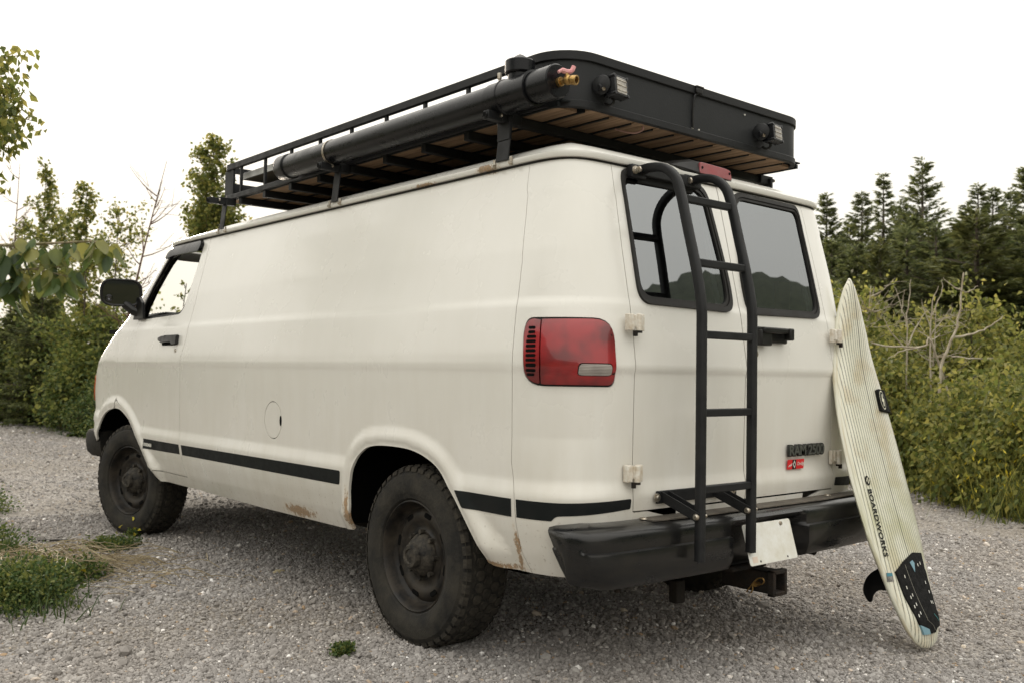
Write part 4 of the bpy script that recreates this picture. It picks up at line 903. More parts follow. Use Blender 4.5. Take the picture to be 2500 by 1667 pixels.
def board_mat():
    m = bpy.data.materials.new('surfboard_skin'); m.use_nodes = True; t = m.node_tree; b = t.nodes['Principled BSDF']; N, L = t.nodes.new, t.links.new
    at = N('ShaderNodeAttribute'); at.attribute_name = 'board_uv'; sp = N('ShaderNodeSeparateXYZ'); L(at.outputs['Vector'], sp.inputs[0])
    def mth(op, x, y=0):
        r = N('ShaderNodeMath'); r.operation = op
        for i, q in enumerate((x, y)):
            if isinstance(q, (int, float)): r.inputs[i].default_value = q
            else: L(q, r.inputs[i])
        return r.outputs[0]
    def rng(x, a, c, o0=0, o1=1):
        r = N('ShaderNodeMapRange'); r.inputs[1].default_value = a; r.inputs[2].default_value = c; r.inputs[3].default_value = o0; r.inputs[4].default_value = o1; L(x, r.inputs[0]); return r.outputs[0]
    def mix(f, a, c):
        x = N('ShaderNodeMix'); x.data_type = 'RGBA'; L(f, x.inputs[0])
        for i, q in ((6, a), (7, c)):
            if isinstance(q, tuple): x.inputs[i].default_value = (*q, 1)
            else: L(q, x.inputs[i])
        return x.outputs[2]
    no = N('ShaderNodeTexNoise'); no.inputs['Scale'].default_value = 7; no.inputs['Detail'].default_value = 5; L(at.outputs['Vector'], no.inputs[0])
    nf = N('ShaderNodeTexNoise'); nf.inputs['Scale'].default_value = 140; nf.inputs['Detail'].default_value = 2; L(at.outputs['Vector'], nf.inputs[0])
    u = sp.outputs['X']; l = sp.outputs['Y']; wv = sp.outputs['Z']
    uw = mth('ADD', u, mth('MULTIPLY', mth('SUBTRACT', no.outputs[0], .5), .004))
    fr = mth('ABSOLUTE', mth('SUBTRACT', mth('FRACT', mth('DIVIDE', uw, .0172), 0), .5))
    lw = rng(nf.outputs[0], .35, .6, .085, .16)
    line = rng(mth('SUBTRACT', fr, lw), .035, -.01)
    cen = rng(mth('ABSOLUTE', mth('SUBTRACT', uw, .0086), 0), .0042, .0022)
    dk = rng(wv, .0, .8)        # deck only; underside plain
    base = mix(rng(no.outputs[0], .35, .65), (.70,.69,.58), (.62,.61,.49))
    tan = mix(rng(no.outputs[0], .50, .68), base, (.58,.50,.36))
    grn = mix(rng(mth('ADD', mth('MULTIPLY', rng(mth('ABSOLUTE', mth('SUBTRACT', l, .55), 0), .28, .05), .22), no.outputs[0]), .58, .95), tan, (.52,.53,.36))
    c = mix(mth('MULTIPLY', mth('MULTIPLY', line, .72), dk), grn, (.085,.085,.060)); c = mix(mth('MULTIPLY', cen, dk), c, (.04,.04,.035))
    L(c, b.inputs['Base Color']); b.inputs['Roughness'].default_value = .33; b.inputs['Coat Weight'].default_value = .3; return m
bs = bd.build('board', board_mat(), board, smooth=60)
at = bs.data.attributes.new('board_uv', 'FLOAT_VECTOR', 'POINT')
for i, v in enumerate(bs.data.vertices):
    d = Vector(v.co)-b0; u, l = d.dot(EX), d.dot(EY); n_ = d.dot(EN)-float(rk(l)); w = max(bwid(min(max(l,0),1.648)), .02)
    # the planks follow the rail near the nose
    at.data[i].vector = (u, l, (1. if n_ > -.006 else 0.)*float(sstep(.97,.86,abs(u)/w)))
def on_deck(name, poly, mat, lift=.002, thick=.004, n=1, bev=0):
    """a flat shape wrapped on to the deck"""
    poly = dens(poly, .012); vs = [Vector(p) for p in poly]; us = [p[0] for p in poly]; lls = [p[1] for p in poly]
    g = [(u, l) for u in np.arange(min(us), max(us), .014) for l in np.arange(min(lls), max(lls), .02)]
    ok = inpoly(np.array([p[0] for p in g]), np.array([p[1] for p in g]), poly) if g else []
    vv = vs+[Vector((float(a), float(c))) for (a, c), o in zip(g, ok) if o and min((a-p[0])**2+(c-p[1])**2 for p in poly) > 2e-5]
    V, E_, F_, *_ = delaunay_2d_cdt(vv, [(i, (i+1) % len(vs)) for i in range(len(vs))], [], 1, 1e-7)
    F_ = [f for f in F_ if len(f) == 3]; mb = MB(); k = len(V)
    mb.v = [tuple(bp3(v.x, v.y, deckn(v.x, v.y)+lift+thick)) for v in V]+[tuple(bp3(v.x, v.y, deckn(v.x, v.y)-.001)) for v in V]
    ec = set((f[i], f[(i+1) % 3]) for f in F_ for i in range(3))
    mb.f = [tuple(f) for f in F_]+[(a, a+k, b_+k, b_) for a, b_ in ec if (b_, a) not in ec]
    return mb.build(name, mat, board, smooth=30)
FOAM = M('black_foam_pad', (.004,.004,.004), .85, spec=.15, bump=.5, bscale=260, var=.5, vscale=60, col2=(.02,.02,.02))
BLUE = M('pale_blue_foam', (.17,.30,.36), .6)
shu = -.016
pad = [(-.128,.313),(-.058,.353),(.042,.391),(.116,.389),(.104,.323),(.110,.30),(.104,.280),(.109,.255),(.103,.234),(.108,.21),(.102,.188),(.106,.17),(.100,.150),(.124,.130),(.126,.112),(.106,.088),(.058,.077),(.04,.060),(-.01,.056),(-.072,.094),(-.092,.151),(-.114,.215)]
po_ = on_deck('traction_pad', pad, FOAM, thick=.005)
on_deck('pad_corner', [(-.073,.094),(-.012,.075),(-.007,.055),(-.055,.055)], BLUE, thick=.0062)
on_deck('pad_arrow', [(-.013,.349),(.012,.358),(.022,.347),(.006,.308)], BLUE, thick=.0066)
for u, l in [(-.082,.292),(-.090,.247),(-.066,.216),(-.082,.207),(-.060,.178),(-.077,.169),(-.051,.142),(-.068,.132),(.072,.345),(.070,.264),(.078,.225),(.066,.182),(.080,.181),(.048,.338)]:
    on_deck('pad_hole', rounded([(u-.0022,l-.0065),(u+.0022,l-.0065),(u+.0022,l+.0065),(u-.0022,l+.0065)],.002,3), WHITEM, thick=.0058)
def strip(pts, w=.0014): return [(u-w/2, l) for u, l in pts]+[(u+w/2, l) for u, l in pts[::-1]]
on_deck('pad_seam', strip([(-.055,.340),(-.050,.29),(-.042,.238),(-.030,.179),(-.012,.112),(.026,.089),(.036,.070)]), M('pad_groove', (.30,.29,.24), .7), thick=.0056)
on_deck('pad_seam', strip([(.055,.135),(.090,.105)], .003), M('pad_teal', (.06,.30,.30), .6), thick=.0058)
# tail heel step of the pad
hm = MB(); 
for u0, u1 in ((-.045,.045),(.045,.105)):
    pass
# lettering along the left rail, read from nose to tail
def deck_text(body, size, u, l, sx=1., bold=0., sp=1.):
    o = text(body, size, STRIPE, 'lettering', board, (0,0,0), (1,0,0), (0,1,0), 0, sx=1, bold=bold, space=sp)
    for v in o.data.vertices:
        a, c = v.co.x*sx, v.co.y; uu, ll = u+c, l-a; v.co = bp3(uu, ll, deckn(uu, ll)+.0035)
    o.data.update(); return o
deck_text('BOARDWORKS', .033, -.166, .664, sx=1.2, bold=.0008, sp=1.06)
def deck_poly(name, poly, mat, lift):
    mb = MB(); mb.v = [tuple(bp3(u, l, deckn(u, l)+lift)) for u, l in poly]; mb.f = [tuple(range(len(poly)))]; return mb.build(name, mat, board, smooth=0)
lc_ = (-.152,.700)
for k, (rr_, mat_) in enumerate(((.020, STRIPE),(.0155, board_mat())) if False else ((.020, STRIPE),)):
    deck_poly('emblem', [(lc_[0]+.014*math.cos(a), lc_[1]+.021*math.sin(a)) for a in np.linspace(0,2*math.pi,24,endpoint=False)], STRIPE, .003)
CREAM = M('cream_print', (.62,.60,.46), .4)
deck_poly('emblem_cut', [(lc_[0]-.0105,lc_[1]-.002),(lc_[0]-.002,lc_[1]+.013),(lc_[0]+.004,lc_[1]+.013),(lc_[0]-.004,lc_[1]-.001),(lc_[0]-.008,lc_[1]-.008)], CREAM, .0045)
deck_poly('emblem_cut', [(lc_[0]+.0105,lc_[1]+.002),(lc_[0]+.002,lc_[1]-.013),(lc_[0]-.004,lc_[1]-.013),(lc_[0]+.004,lc_[1]+.001),(lc_[0]+.008,lc_[1]+.008)], CREAM, .0045)
# small sticker by the left rail
deck_poly('sticker', [(-.172,.312),(-.146,.310),(-.146,.275),(-.172,.275)], M('grey_sticker', (.28,.27,.24), .5, var=.8, vscale=160, col2=(.05,.05,.05)), .0035)
deck_poly('sticker', [(-.171,.311),(-.147,.309),(-.147,.297),(-.171,.297)], M('blue_sticker', (.05,.20,.26), .5), .0042)
# black rail patch with the round emblem
rp3 = on_deck('rail_patch', [(.078,1.030),(.090,1.026),(.186,1.030),(.180,1.132),(.090,1.130),(.078,1.122)], FOAM, thick=.012)
cc = (.107,1.079); 
def ringpoly(r1): return [(cc[0]+.026*r1*math.cos(a), cc[1]+.047*r1*math.sin(a)) for a in np.linspace(0,2*math.pi,32,endpoint=False)]
deck_poly('patch_ring', ringpoly(.95), CREAM, .0150); deck_poly('patch_disc', ringpoly(.84), STRIPE, .0156)
deck_poly('patch_mark', [(cc[0]-.012,cc[1]-.006),(cc[0]-.003,cc[1]+.026),(cc[0]+.008,cc[1]+.030),(cc[0]+.002,cc[1]+.010),(cc[0]+.013,cc[1]+.006),(cc[0]+.004,cc[1]-.026),(cc[0]-.007,cc[1]-.032),(cc[0]-.001,cc[1]-.010)], CREAM, .0162)
# fin on the underside
fp = spline([(.375,-.028,0),(.350,-.095,0),(.325,-.160,0),(.290,-.196,0),(.255,-.208,0),(.222,-.200,0),(.208,-.186,0),(.212,-.175,0),(.238,-.160,0),(.252,-.132,0),(.247,-.10,0),(.235,-.028,0)], 4)
fm = MB(); k_ = len(fp); mid = Vector((.29,-.10,0))
for sgn in (-1, 1):
    for p in fp: fm.v.append(tuple(b0+EX*(sgn*.0022)+EY*p.x+EN*(float(rk(.3))+p.y)))
    for p in fp:
        q = p.lerp(Vector((.285,p.y*.93-.004,0)), .45); fm.v.append(tuple(b0+EX*(sgn*.0055)+EY*q.x+EN*(float(rk(.3))+q.y)))
o2 = 2*k_
for base_, fl in ((0,0),(o2,1)):
    fm.f += [(base_+i, base_+(i+1) % k_, base_+k_+(i+1) % k_, base_+k_+i) for i in range(k_)]+[tuple(base_+k_+i for i in range(k_))]
fm.f += [(i, (i+1) % k_, o2+(i+1) % k_, o2+i) for i in range(k_)]
fm.build('fin', M('black_fin', (.005,.005,.006), .35, spec=.3), board, smooth=30)
# ------------------------------------------------------------------ ground
rng_ = np.random.default_rng(11)
def vnoise(x, y, sc, seed=0):
    """value noise on arrays"""
    x = np.asarray(x)*sc+seed*17.3; y = np.asarray(y)*sc+seed*9.1; xi, yi = np.floor(x).astype(int), np.floor(y).astype(int); fx, fy = x-xi, y-yi
    h = lambda a, b: ((np.sin(a*127.1+b*311.7+seed*74.7)*43758.5453) % 1.0)
    fx, fy = fx*fx*(3-2*fx), fy*fy*(3-2*fy)
    return (h(xi,yi)*(1-fx)+h(xi+1,yi)*fx)*(1-fy)+(h(xi,yi+1)*(1-fx)+h(xi+1,yi+1)*fx)*fy
def gz(x, y):
    x, y = np.asarray(x, float), np.asarray(y, float)
    near = np.exp(-((x*1.0)**2/4+(y-1.5)**2/14)**2)
    return (vnoise(x,y,.5,1)-.5)*.07*(1-.75*near)+(vnoise(x,y,1.7,2)-.5)*.022*(1-.5*near)
def gravel_mat(name='gravel_surface', soil=False):
    m = bpy.data.materials.new(name); m.use_nodes = True; t = m.node_tree; b = t.nodes['Principled BSDF']; N, L = t.nodes.new, t.links.new
    tc = N('ShaderNodeTexCoord')
    def vor(sc, f='F1'):
        v = N('ShaderNodeTexVoronoi'); v.feature = f; v.inputs['Scale'].default_value = sc; L(tc.outputs['Object'], v.inputs['Vector']); return v
    v1, v2 = vor(60), vor(24); n = N('ShaderNodeTexNoise'); n.inputs['Scale'].default_value = .8; n.inputs['Detail'].default_value = 6; L(tc.outputs['Object'], n.inputs[0])
    def ramp(x, st):
        r = N('ShaderNodeValToRGB'); L(x, r.inputs[0]); e = r.color_ramp.elements
        while len(e) > 1: e.remove(e[-1])
        e[0].position = st[0][0]; e[0].color = (*st[0][1], 1)
        for p, c in st[1:]: q = e.new(p); q.color = (*c, 1)
        return r.outputs[0]
    sc_ = N('ShaderNodeSeparateColor'); L(v1.outputs['Color'], sc_.inputs[0])
    if soil: c = ramp(n.outputs[0], [(.35,(.060,.072,.028)),(.6,(.115,.115,.05))])
    else:
        c1 = ramp(sc_.outputs[0], [(0,(.17,.15,.13)),(.45,(.28,.255,.23)),(.85,(.39,.36,.33)),(1,(.48,.45,.41))])
        mx = N('ShaderNodeMix'); mx.data_type = 'RGBA'; mr = N('ShaderNodeMapRange'); mr.inputs[1].default_value = .45; mr.inputs[2].default_value = .7; mr.inputs[4].default_value = .5; L(n.outputs[0], mr.inputs[0]); L(mr.outputs[0], mx.inputs[0]); L(c1, mx.inputs[6]); mx.inputs[7].default_value = (.20,.165,.12,1); c = mx.outputs[2]
    L(c, b.inputs['Base Color']); b.inputs['Roughness'].default_value = .92; b.inputs['Specular IOR Level'].default_value = .25
    a = N('ShaderNodeMath'); a.operation = 'MULTIPLY_ADD'; L(v1.outputs['Distance'], a.inputs[0]); a.inputs[1].default_value = -1; L(v2.outputs['Distance'], a.inputs[2])
    bp = N('ShaderNodeBump'); bp.inputs['Strength'].default_value = .8; bp.inputs['Distance'].default_value = .02; L(v1.outputs['Distance'], bp.inputs['Height']); bp.invert = True; L(bp.outputs[0], b.inputs['Normal'])
    return m
def mesh_np(name, V, F, mat, parent=None, smooth=False):
    V = np.asarray(V, np.float32); F = np.asarray(F, np.int32); me = bpy.data.meshes.new(name); me.vertices.add(len(V)); me.vertices.foreach_set('co', V.ravel())
    k = F.shape[1]; me.loops.add(F.size); me.loops.foreach_set('vertex_index', F.ravel()); me.polygons.add(len(F)); me.polygons.foreach_set('loop_start', np.arange(0, F.size, k, dtype=np.int32))
    me.update(calc_edges=True); me.materials.append(mat)
    if smooth: me.shade_smooth()
    o = bpy.data.objects.new(name, me); link(o, parent); return o
def grid(x, y, zf):
    X, Y = np.meshgrid(x, y); Z = zf(X, Y); V = np.stack([X.ravel(), Y.ravel(), Z.ravel()], 1); nx = len(x); i = np.arange(len(y)-1)[:,None]*nx+np.arange(nx-1)[None]; i = i.ravel()
    return V, np.stack([i, i+1, i+nx+1, i+nx], 1)
ax = np.concatenate([np.linspace(-260,-14,22), np.linspace(-12,12,49), np.linspace(14,260,22)])
V, F = grid(ax, ax+2, lambda X, Y: -.06+(vnoise(X,Y,.05,5)-.5)*.3*np.clip((np.hypot(X,Y-2)-16)/20,0,1)-.02)
tag(mesh_np('ground', V, F, gravel_mat('soil', True), smooth=True), kind='structure')
GPOLY = [(-9,-14),(5,-14),(4.15,-2.6),(4.4,-.7),(4.75,-.22),(5.35,.32),(6.05,.95),(6.3,1.45),(5.2,5.0),(3.6,9.5),(2.5,12.6),(1.95,13.0),(1.72,13.6),(2.1,15.2),(2.35,17.2),(2.1,19.4),(1.2,22.5),(-9,22.5)]
xs_, ys_ = np.linspace(-9,7,92), np.linspace(-14,22.5,206)
V, F = grid(xs_, ys_, gz)
wob = (vnoise(V[:,0],V[:,1],1.3,7)-.5)*.5
cx_, cy_ = V[F].mean(1)[:,0]+wob[F[:,0]], V[F].mean(1)[:,1]+wob[F[:,1]]
F = F[inpoly(cx_, cy_, GPOLY)]
GM = gravel_mat()
tag(mesh_np('gravel_lot', V, F, GM, smooth=True), kind='structure')
# loose stones, each real geometry, dense near the camera
cxy = np.array([-3.2351,-3.2787])
def scatter(n, d0, d1):
    d = np.sqrt(rng_.uniform(d0*d0, d1*d1, n)); a = rng_.uniform(YAW-.60, YAW+.60, n); return cxy+np.stack([np.sin(a)*d, np.cos(a)*d], 1), d
P1, d1_ = scatter(160000, 1.9, 4.2); P2, d2_ = scatter(170000, 4.2, 8); P3, d3_ = scatter(150000, 8, 24)
P = np.concatenate([P1,P2,P3]); dd = np.concatenate([d1_,d2_,d3_])
wob = (vnoise(P[:,0],P[:,1],1.3,7)-.5)*.5
ok = inpoly(P[:,0]+wob, P[:,1]+wob, GPOLY)
P, dd = P[ok], dd[ok]
big = vnoise(P[:,0],P[:,1],.6,3)
sz_ = np.exp(rng_.normal(0,.38,len(P)))*(.0043+.0020*big)*(1+np.clip((dd-4)/10,0,1.4)*.8)
sz_ = np.where(rng_.random(len(P)) < .004, sz_*2.1, sz_); sz_ = np.minimum(sz_, .034)
PV = np.stack([P[:,0], P[:,1], gz(P[:,0],P[:,1])+sz_*rng_.uniform(-.1,.55,len(P))], 1)
me = bpy.data.meshes.new('gravel_stones'); me.vertices.add(len(PV)); me.vertices.foreach_set('co', PV.astype(np.float32).ravel())
a_ = me.attributes.new('scl', 'FLOAT_VECTOR', 'POINT'); sc3 = sz_[:,None]*np.stack([rng_.uniform(.8,1.5,len(P)), rng_.uniform(.7,1.1,len(P)), rng_.uniform(.45,.85,len(P))], 1); a_.data.foreach_set('vector', sc3.astype(np.float32).ravel())
a_ = me.attributes.new('rot', 'FLOAT_VECTOR', 'POINT'); r3 = np.stack([rng_.normal(0,.5,len(P)), rng_.normal(0,.5,len(P)), rng_.uniform(0,6.28,len(P))], 1); a_.data.foreach_set('vector', r3.astype(np.float32).ravel())
so = bpy.data.objects.new('gravel_stones', me); link(so); tag(so, kind='stuff')
def stone_mat():
    m = bpy.data.materials.new('stone'); m.use_nodes = True; t = m.node_tree; b = t.nodes['Principled BSDF']; N, L = t.nodes.new, t.links.new
    oi = N('ShaderNodeObjectInfo'); r = N('ShaderNodeValToRGB'); L(oi.outputs['Random'], r.inputs[0]); e = r.color_ramp.elements
    for p, c in ((.0,(.19,.176,.165)),(.15,(.24,.225,.213)),(.45,(.28,.262,.25)),(.72,(.34,.32,.305)),(.90,(.39,.37,.353)),(.955,(.46,.44,.42)),(.97,(.33,.22,.12)),(1,(.40,.31,.19))):
        q = e.new(p); q.color = (*c, 1)
    e.remove(e[0]); 
    tc = N('ShaderNodeTexCoord'); ge = N('ShaderNodeNewGeometry'); n = N('ShaderNodeTexNoise'); n.inputs['Scale'].default_value = .9; n.inputs['Detail'].default_value = 4; L(ge.outputs['Position'], n.inputs[0])
    mr = N('ShaderNodeMapRange'); mr.inputs[1].default_value = .42; mr.inputs[2].default_value = .68; mr.inputs[4].default_value = .55; L(n.outputs[0], mr.inputs[0])
    mx = N('ShaderNodeMix'); mx.data_type = 'RGBA'; mx.blend_type = 'MULTIPLY'; L(mr.outputs[0], mx.inputs[0]); L(r.outputs[0], mx.inputs[6]); mx.inputs[7].default_value = (.96,.91,.84,1)
    L(mx.outputs[2], b.inputs['Base Color']); b.inputs['Roughness'].default_value = .85; b.inputs['Specular IOR Level'].default_value = .3; return m
SM = stone_mat(); me.materials.append(SM)
ng = bpy.data.node_groups.new('stones', 'GeometryNodeTree'); ng.interface.new_socket('Geometry', in_out='INPUT', socket_type='NodeSocketGeometry'); ng.interface.new_socket('Geometry', in_out='OUTPUT', socket_type='NodeSocketGeometry')
N_ = ng.nodes.new; gi, go = N_('NodeGroupInput'), N_('NodeGroupOutput'); iop = N_('GeometryNodeInstanceOnPoints'); ico = N_('GeometryNodeMeshIcoSphere'); ico.inputs['Radius'].default_value = 1; ico.inputs['Subdivisions'].default_value = 1
sm_ = N_('GeometryNodeSetMaterial'); sm_.inputs['Material'].default_value = SM
def nattr(nm):
    a = N_('GeometryNodeInputNamedAttribute'); a.data_type = 'FLOAT_VECTOR'; a.inputs['Name'].default_value = nm; return a.outputs['Attribute']
mp_ = N_('GeometryNodeMeshToPoints')
ng.links.new(gi.outputs[0], mp_.inputs['Mesh']); ng.links.new(mp_.outputs[0], iop.inputs['Points']); ng.links.new(ico.outputs['Mesh'], sm_.inputs['Geometry']); ng.links.new(sm_.outputs[0], iop.inputs['Instance'])
ng.links.new(nattr('scl'), iop.inputs['Scale']); ng.links.new(nattr('rot'), iop.inputs['Rotation']); ng.links.new(iop.outputs[0], go.inputs[0])
so.modifiers.new('stones', 'NODES').node_group = ng

# ------------------------------------------------------------------ hills: a wooded slope behind the camera, low ridges beyond
def hill_mat():
    m = M('wooded_slope', (.040,.052,.028), .95, var=.6, vscale=.35, col2=(.016,.024,.014), bump=1, bscale=.6); return m
HM = hill_mat()
az = np.radians(np.arange(78, 330, .5)); rows = np.array([[62,0],[75,.18],[95,.45],[120,.72],[150,.92],[185,1.0],[230,.95]])
vs = []
el_ = 6+16.2*np.exp(-((az-R(133))/R(25))**4)+17*np.exp(-((az-R(285))/R(36))**2)+.5*np.sin(az*3.1)+.25*np.sin(az*11)  # last broad rise, to the left: unseen, heightened to darken the van's side
el_ = el_*np.clip((az-R(78))/R(14),0,1)*np.clip((R(330)-az)/R(30),0,1)
for r_, f_ in rows:
    hh = r_*np.tan(R(1)*el_*f_)+(rng_.random(len(az))-.5)*1.6*min(1,f_*2)*np.clip(el_/8,0,1)
    vs.append(np.stack([cxy[0]+np.sin(az)*r_, cxy[1]+np.cos(az)*r_, hh-.3], 1))
V = np.concatenate(vs); na = len(az); i = (np.arange(len(rows)-1)[:,None]*na+np.arange(na-1)[None]).ravel()
tag(mesh_np('hillside', V, np.stack([i, i+na, i+na+1, i+1], 1), HM), kind='structure')
az = np.radians(np.arange(-35, 100, 1.0)); vs = []
for r_, h_ in ((200,0),(260,5),(330,9),(400,10)):
    hh = h_*(.7+.3*np.sin(az*5+1)+.1*np.sin(az*23))*np.clip((az+R(35))/R(10),0,1)*np.clip((R(100)-az)/R(10),0,1)+(rng_.random(len(az)))*.6
    vs.append(np.stack([cxy[0]+np.sin(az)*r_, cxy[1]+np.cos(az)*r_, hh-.4], 1))
V = np.concatenate(vs); na = len(az); i = (np.arange(3)[:,None]*na+np.arange(na-1)[None]).ravel()
tag(mesh_np('far_ridge', V, np.stack([i, i+na, i+na+1, i+1], 1), HM), kind='structure')

# ------------------------------------------------------------------ plants
def leaf_mat(name, c1, c2, c3, trans=.35, rough=.5):
    m = bpy.data.materials.new(name); m.use_nodes = True; t = m.node_tree; b = t.nodes['Principled BSDF']; N, L = t.nodes.new, t.links.new; out = t.nodes['Material Output']
    g = N('ShaderNodeNewGeometry'); r = N('ShaderNodeValToRGB'); L(g.outputs['Random Per Island'], r.inputs[0]); e = r.color_ramp.elements
    e[0].color = (*c1, 1); e[1].color = (*c3, 1); q = e.new(.55); q.color = (*c2, 1)
    L(r.outputs[0], b.inputs['Base Color']); b.inputs['Roughness'].default_value = rough; b.inputs['Specular IOR Level'].default_value = .35
    tl = N('ShaderNodeBsdfTranslucent'); hs_ = N('ShaderNodeHueSaturation'); hs_.inputs['Hue'].default_value = .485; hs_.inputs['Value'].default_value = 1.5; L(r.outputs[0], hs_.inputs['Color']); L(hs_.outputs[0], tl.inputs['Color'])
    mx = N('ShaderNodeMixShader'); mx.inputs[0].default_value = trans; L(b.outputs[0], mx.inputs[1]); L(tl.outputs[0], mx.inputs[2]); L(mx.outputs[0], out.inputs[0]); return m
ASPEN = leaf_mat('aspen_leaf', (.070,.100,.024), (.155,.178,.044), (.30,.28,.07), trans=.55)
BUSH = leaf_mat('bush_leaf', (.060,.098,.030), (.135,.168,.046), (.27,.275,.07), trans=.55)
OLIVE = leaf_mat('olive_leaf', (.075,.100,.024), (.18,.195,.046), (.36,.34,.09), trans=.5)
NEEDLE = leaf_mat('needles', (.054,.074,.030), (.105,.125,.046), (.17,.185,.068), trans=.45)
NEEDLE2 = leaf_mat('needles_olive', (.060,.074,.024), (.10,.112,.036), (.15,.155,.055), trans=.4)
WEED = leaf_mat('weed_leaf', (.036,.070,.022), (.08,.125,.034), (.20,.21,.055))
YELLOW = leaf_mat('yellow_flower', (.40,.32,.02), (.50,.42,.03), (.30,.30,.05), trans=.2)
YGRASS = leaf_mat('yellow_grass', (.06,.08,.02), (.14,.15,.03), (.34,.31,.06))
GREENG = leaf_mat('green_grass', (.03,.055,.018), (.05,.085,.024), (.11,.13,.04))
STRAW = leaf_mat('straw', (.22,.17,.10), (.32,.26,.155), (.42,.35,.22), trans=.1)
PALE = M('pale_dead_wood', (.46,.41,.32), .8, var=.5, vscale=12, col2=(.28,.23,.17))
BARK = M('grey_bark', (.13,.105,.080), .85, var=.6, vscale=14, col2=(.06,.045,.035), bump=.4, bscale=40)
TWIG = M('red_twig', (.13,.075,.055), .8)
def rvec(n, r): v = r.normal(size=(n,3)); return v/np.linalg.norm(v,axis=1)[:,None]
def kites(P, D, L, W, r, fold=.25):
    """leaf-shaped quads: base P, direction D, length L, width W"""
    n = len(P); D = D/np.linalg.norm(D,axis=1)[:,None]; S = np.cross(D, rvec(n, r)); S /= np.linalg.norm(S,axis=1)[:,None]+1e-9; Nn = np.cross(D, S)
    L = np.broadcast_to(L, n)[:,None]; W = np.broadcast_to(W, n)[:,None]
    a = P; b = P+D*L*.42+S*W*.5+Nn*W*fold; c = P+D*L; d = P+D*L*.42-S*W*.5+Nn*W*fold
    V = np.stack([a,b,c,d],1).reshape(-1,3); F = np.arange(4*n).reshape(n,4); return V, F
class Cloud:
    def __init__(s): s.V = []; s.F = []; s.n = 0
    def add(s, VF): s.V.append(VF[0]); s.F.append(VF[1]+s.n); s.n += len(VF[0]); return s
    def build(s, name, mat, parent): return mesh_np(name, np.concatenate(s.V), np.concatenate(s.F), mat, parent)
def stem(p, q, bend, r, n=5):
    p, q = np.array(p,float), np.array(q,float); t = np.linspace(0,1,n)[:,None]; b = np.array(bend); return p+(q-p)*t+b*(4*t*(1-t))
def sapling(loc, h, w, label, group=None, leafmat=ASPEN, nb=46, leaf=.05, lpb=44, seed=0, bare=0., lean=(0,0), low=.12, name='sapling', cat='tree', width_at=None, barkmat=BARK):
    r = np.random.default_rng(seed); t = thing(name, loc, label, cat, group); L0 = np.array(loc, float); tr = MB(); cl = Cloud()
    T = stem(L0, L0+np.array([lean[0],lean[1],h]), (r.normal()*.08,r.normal()*.08,0), r, 9)
    tr.tube([tuple(p) for p in T], list(np.linspace(.012+.012*h/3,.005,9)), 7)
    for k in range(nb):
        f = low+(1-low)*((k+.5)/nb)**.85; base = L0+(T[-1]-L0)*f+0
        i = f*8; base = T[min(int(i),7)]+(T[min(int(i)+1,8)]-T[min(int(i),7)])*(i-int(i)) if i < 8 else T[-1]
        a = r.uniform(0,6.28); prof = width_at(f) if width_at else math.sin(math.pi*min(1,(f*.8+.2)))**.7
        ln_ = w*prof*r.uniform(.3,1.35); d = np.array([math.cos(a),math.sin(a),r.uniform(.35,.95)]); d /= np.linalg.norm(d)
        B = stem(base, base+d*ln_, (0,0,-.06*ln_), r, 5); tr.tube([tuple(p) for p in B], [.007,.006,.005,.004,.002], 4)
        if r.random() < bare: continue
        n = int(lpb*(.4+ln_/w)); tt = r.uniform(.0,1,n)[:,None]**.7*.85+.2; P = B[0]+(B[-1]-B[0])*tt+rvec(n,r)*r.uniform(0,.16*w+.03,(n,1)); D = d*.3+rvec(n,r)*.8+np.array([0,0,-.45])
        cl.add(kites(P, D, r.uniform(.7,1.25,n)*leaf, r.uniform(.55,.8,n)*leaf, r))
    tr.build('trunk', barkmat, t, smooth=60)
    if cl.n: cl.build('crown', leafmat, t)
    return t
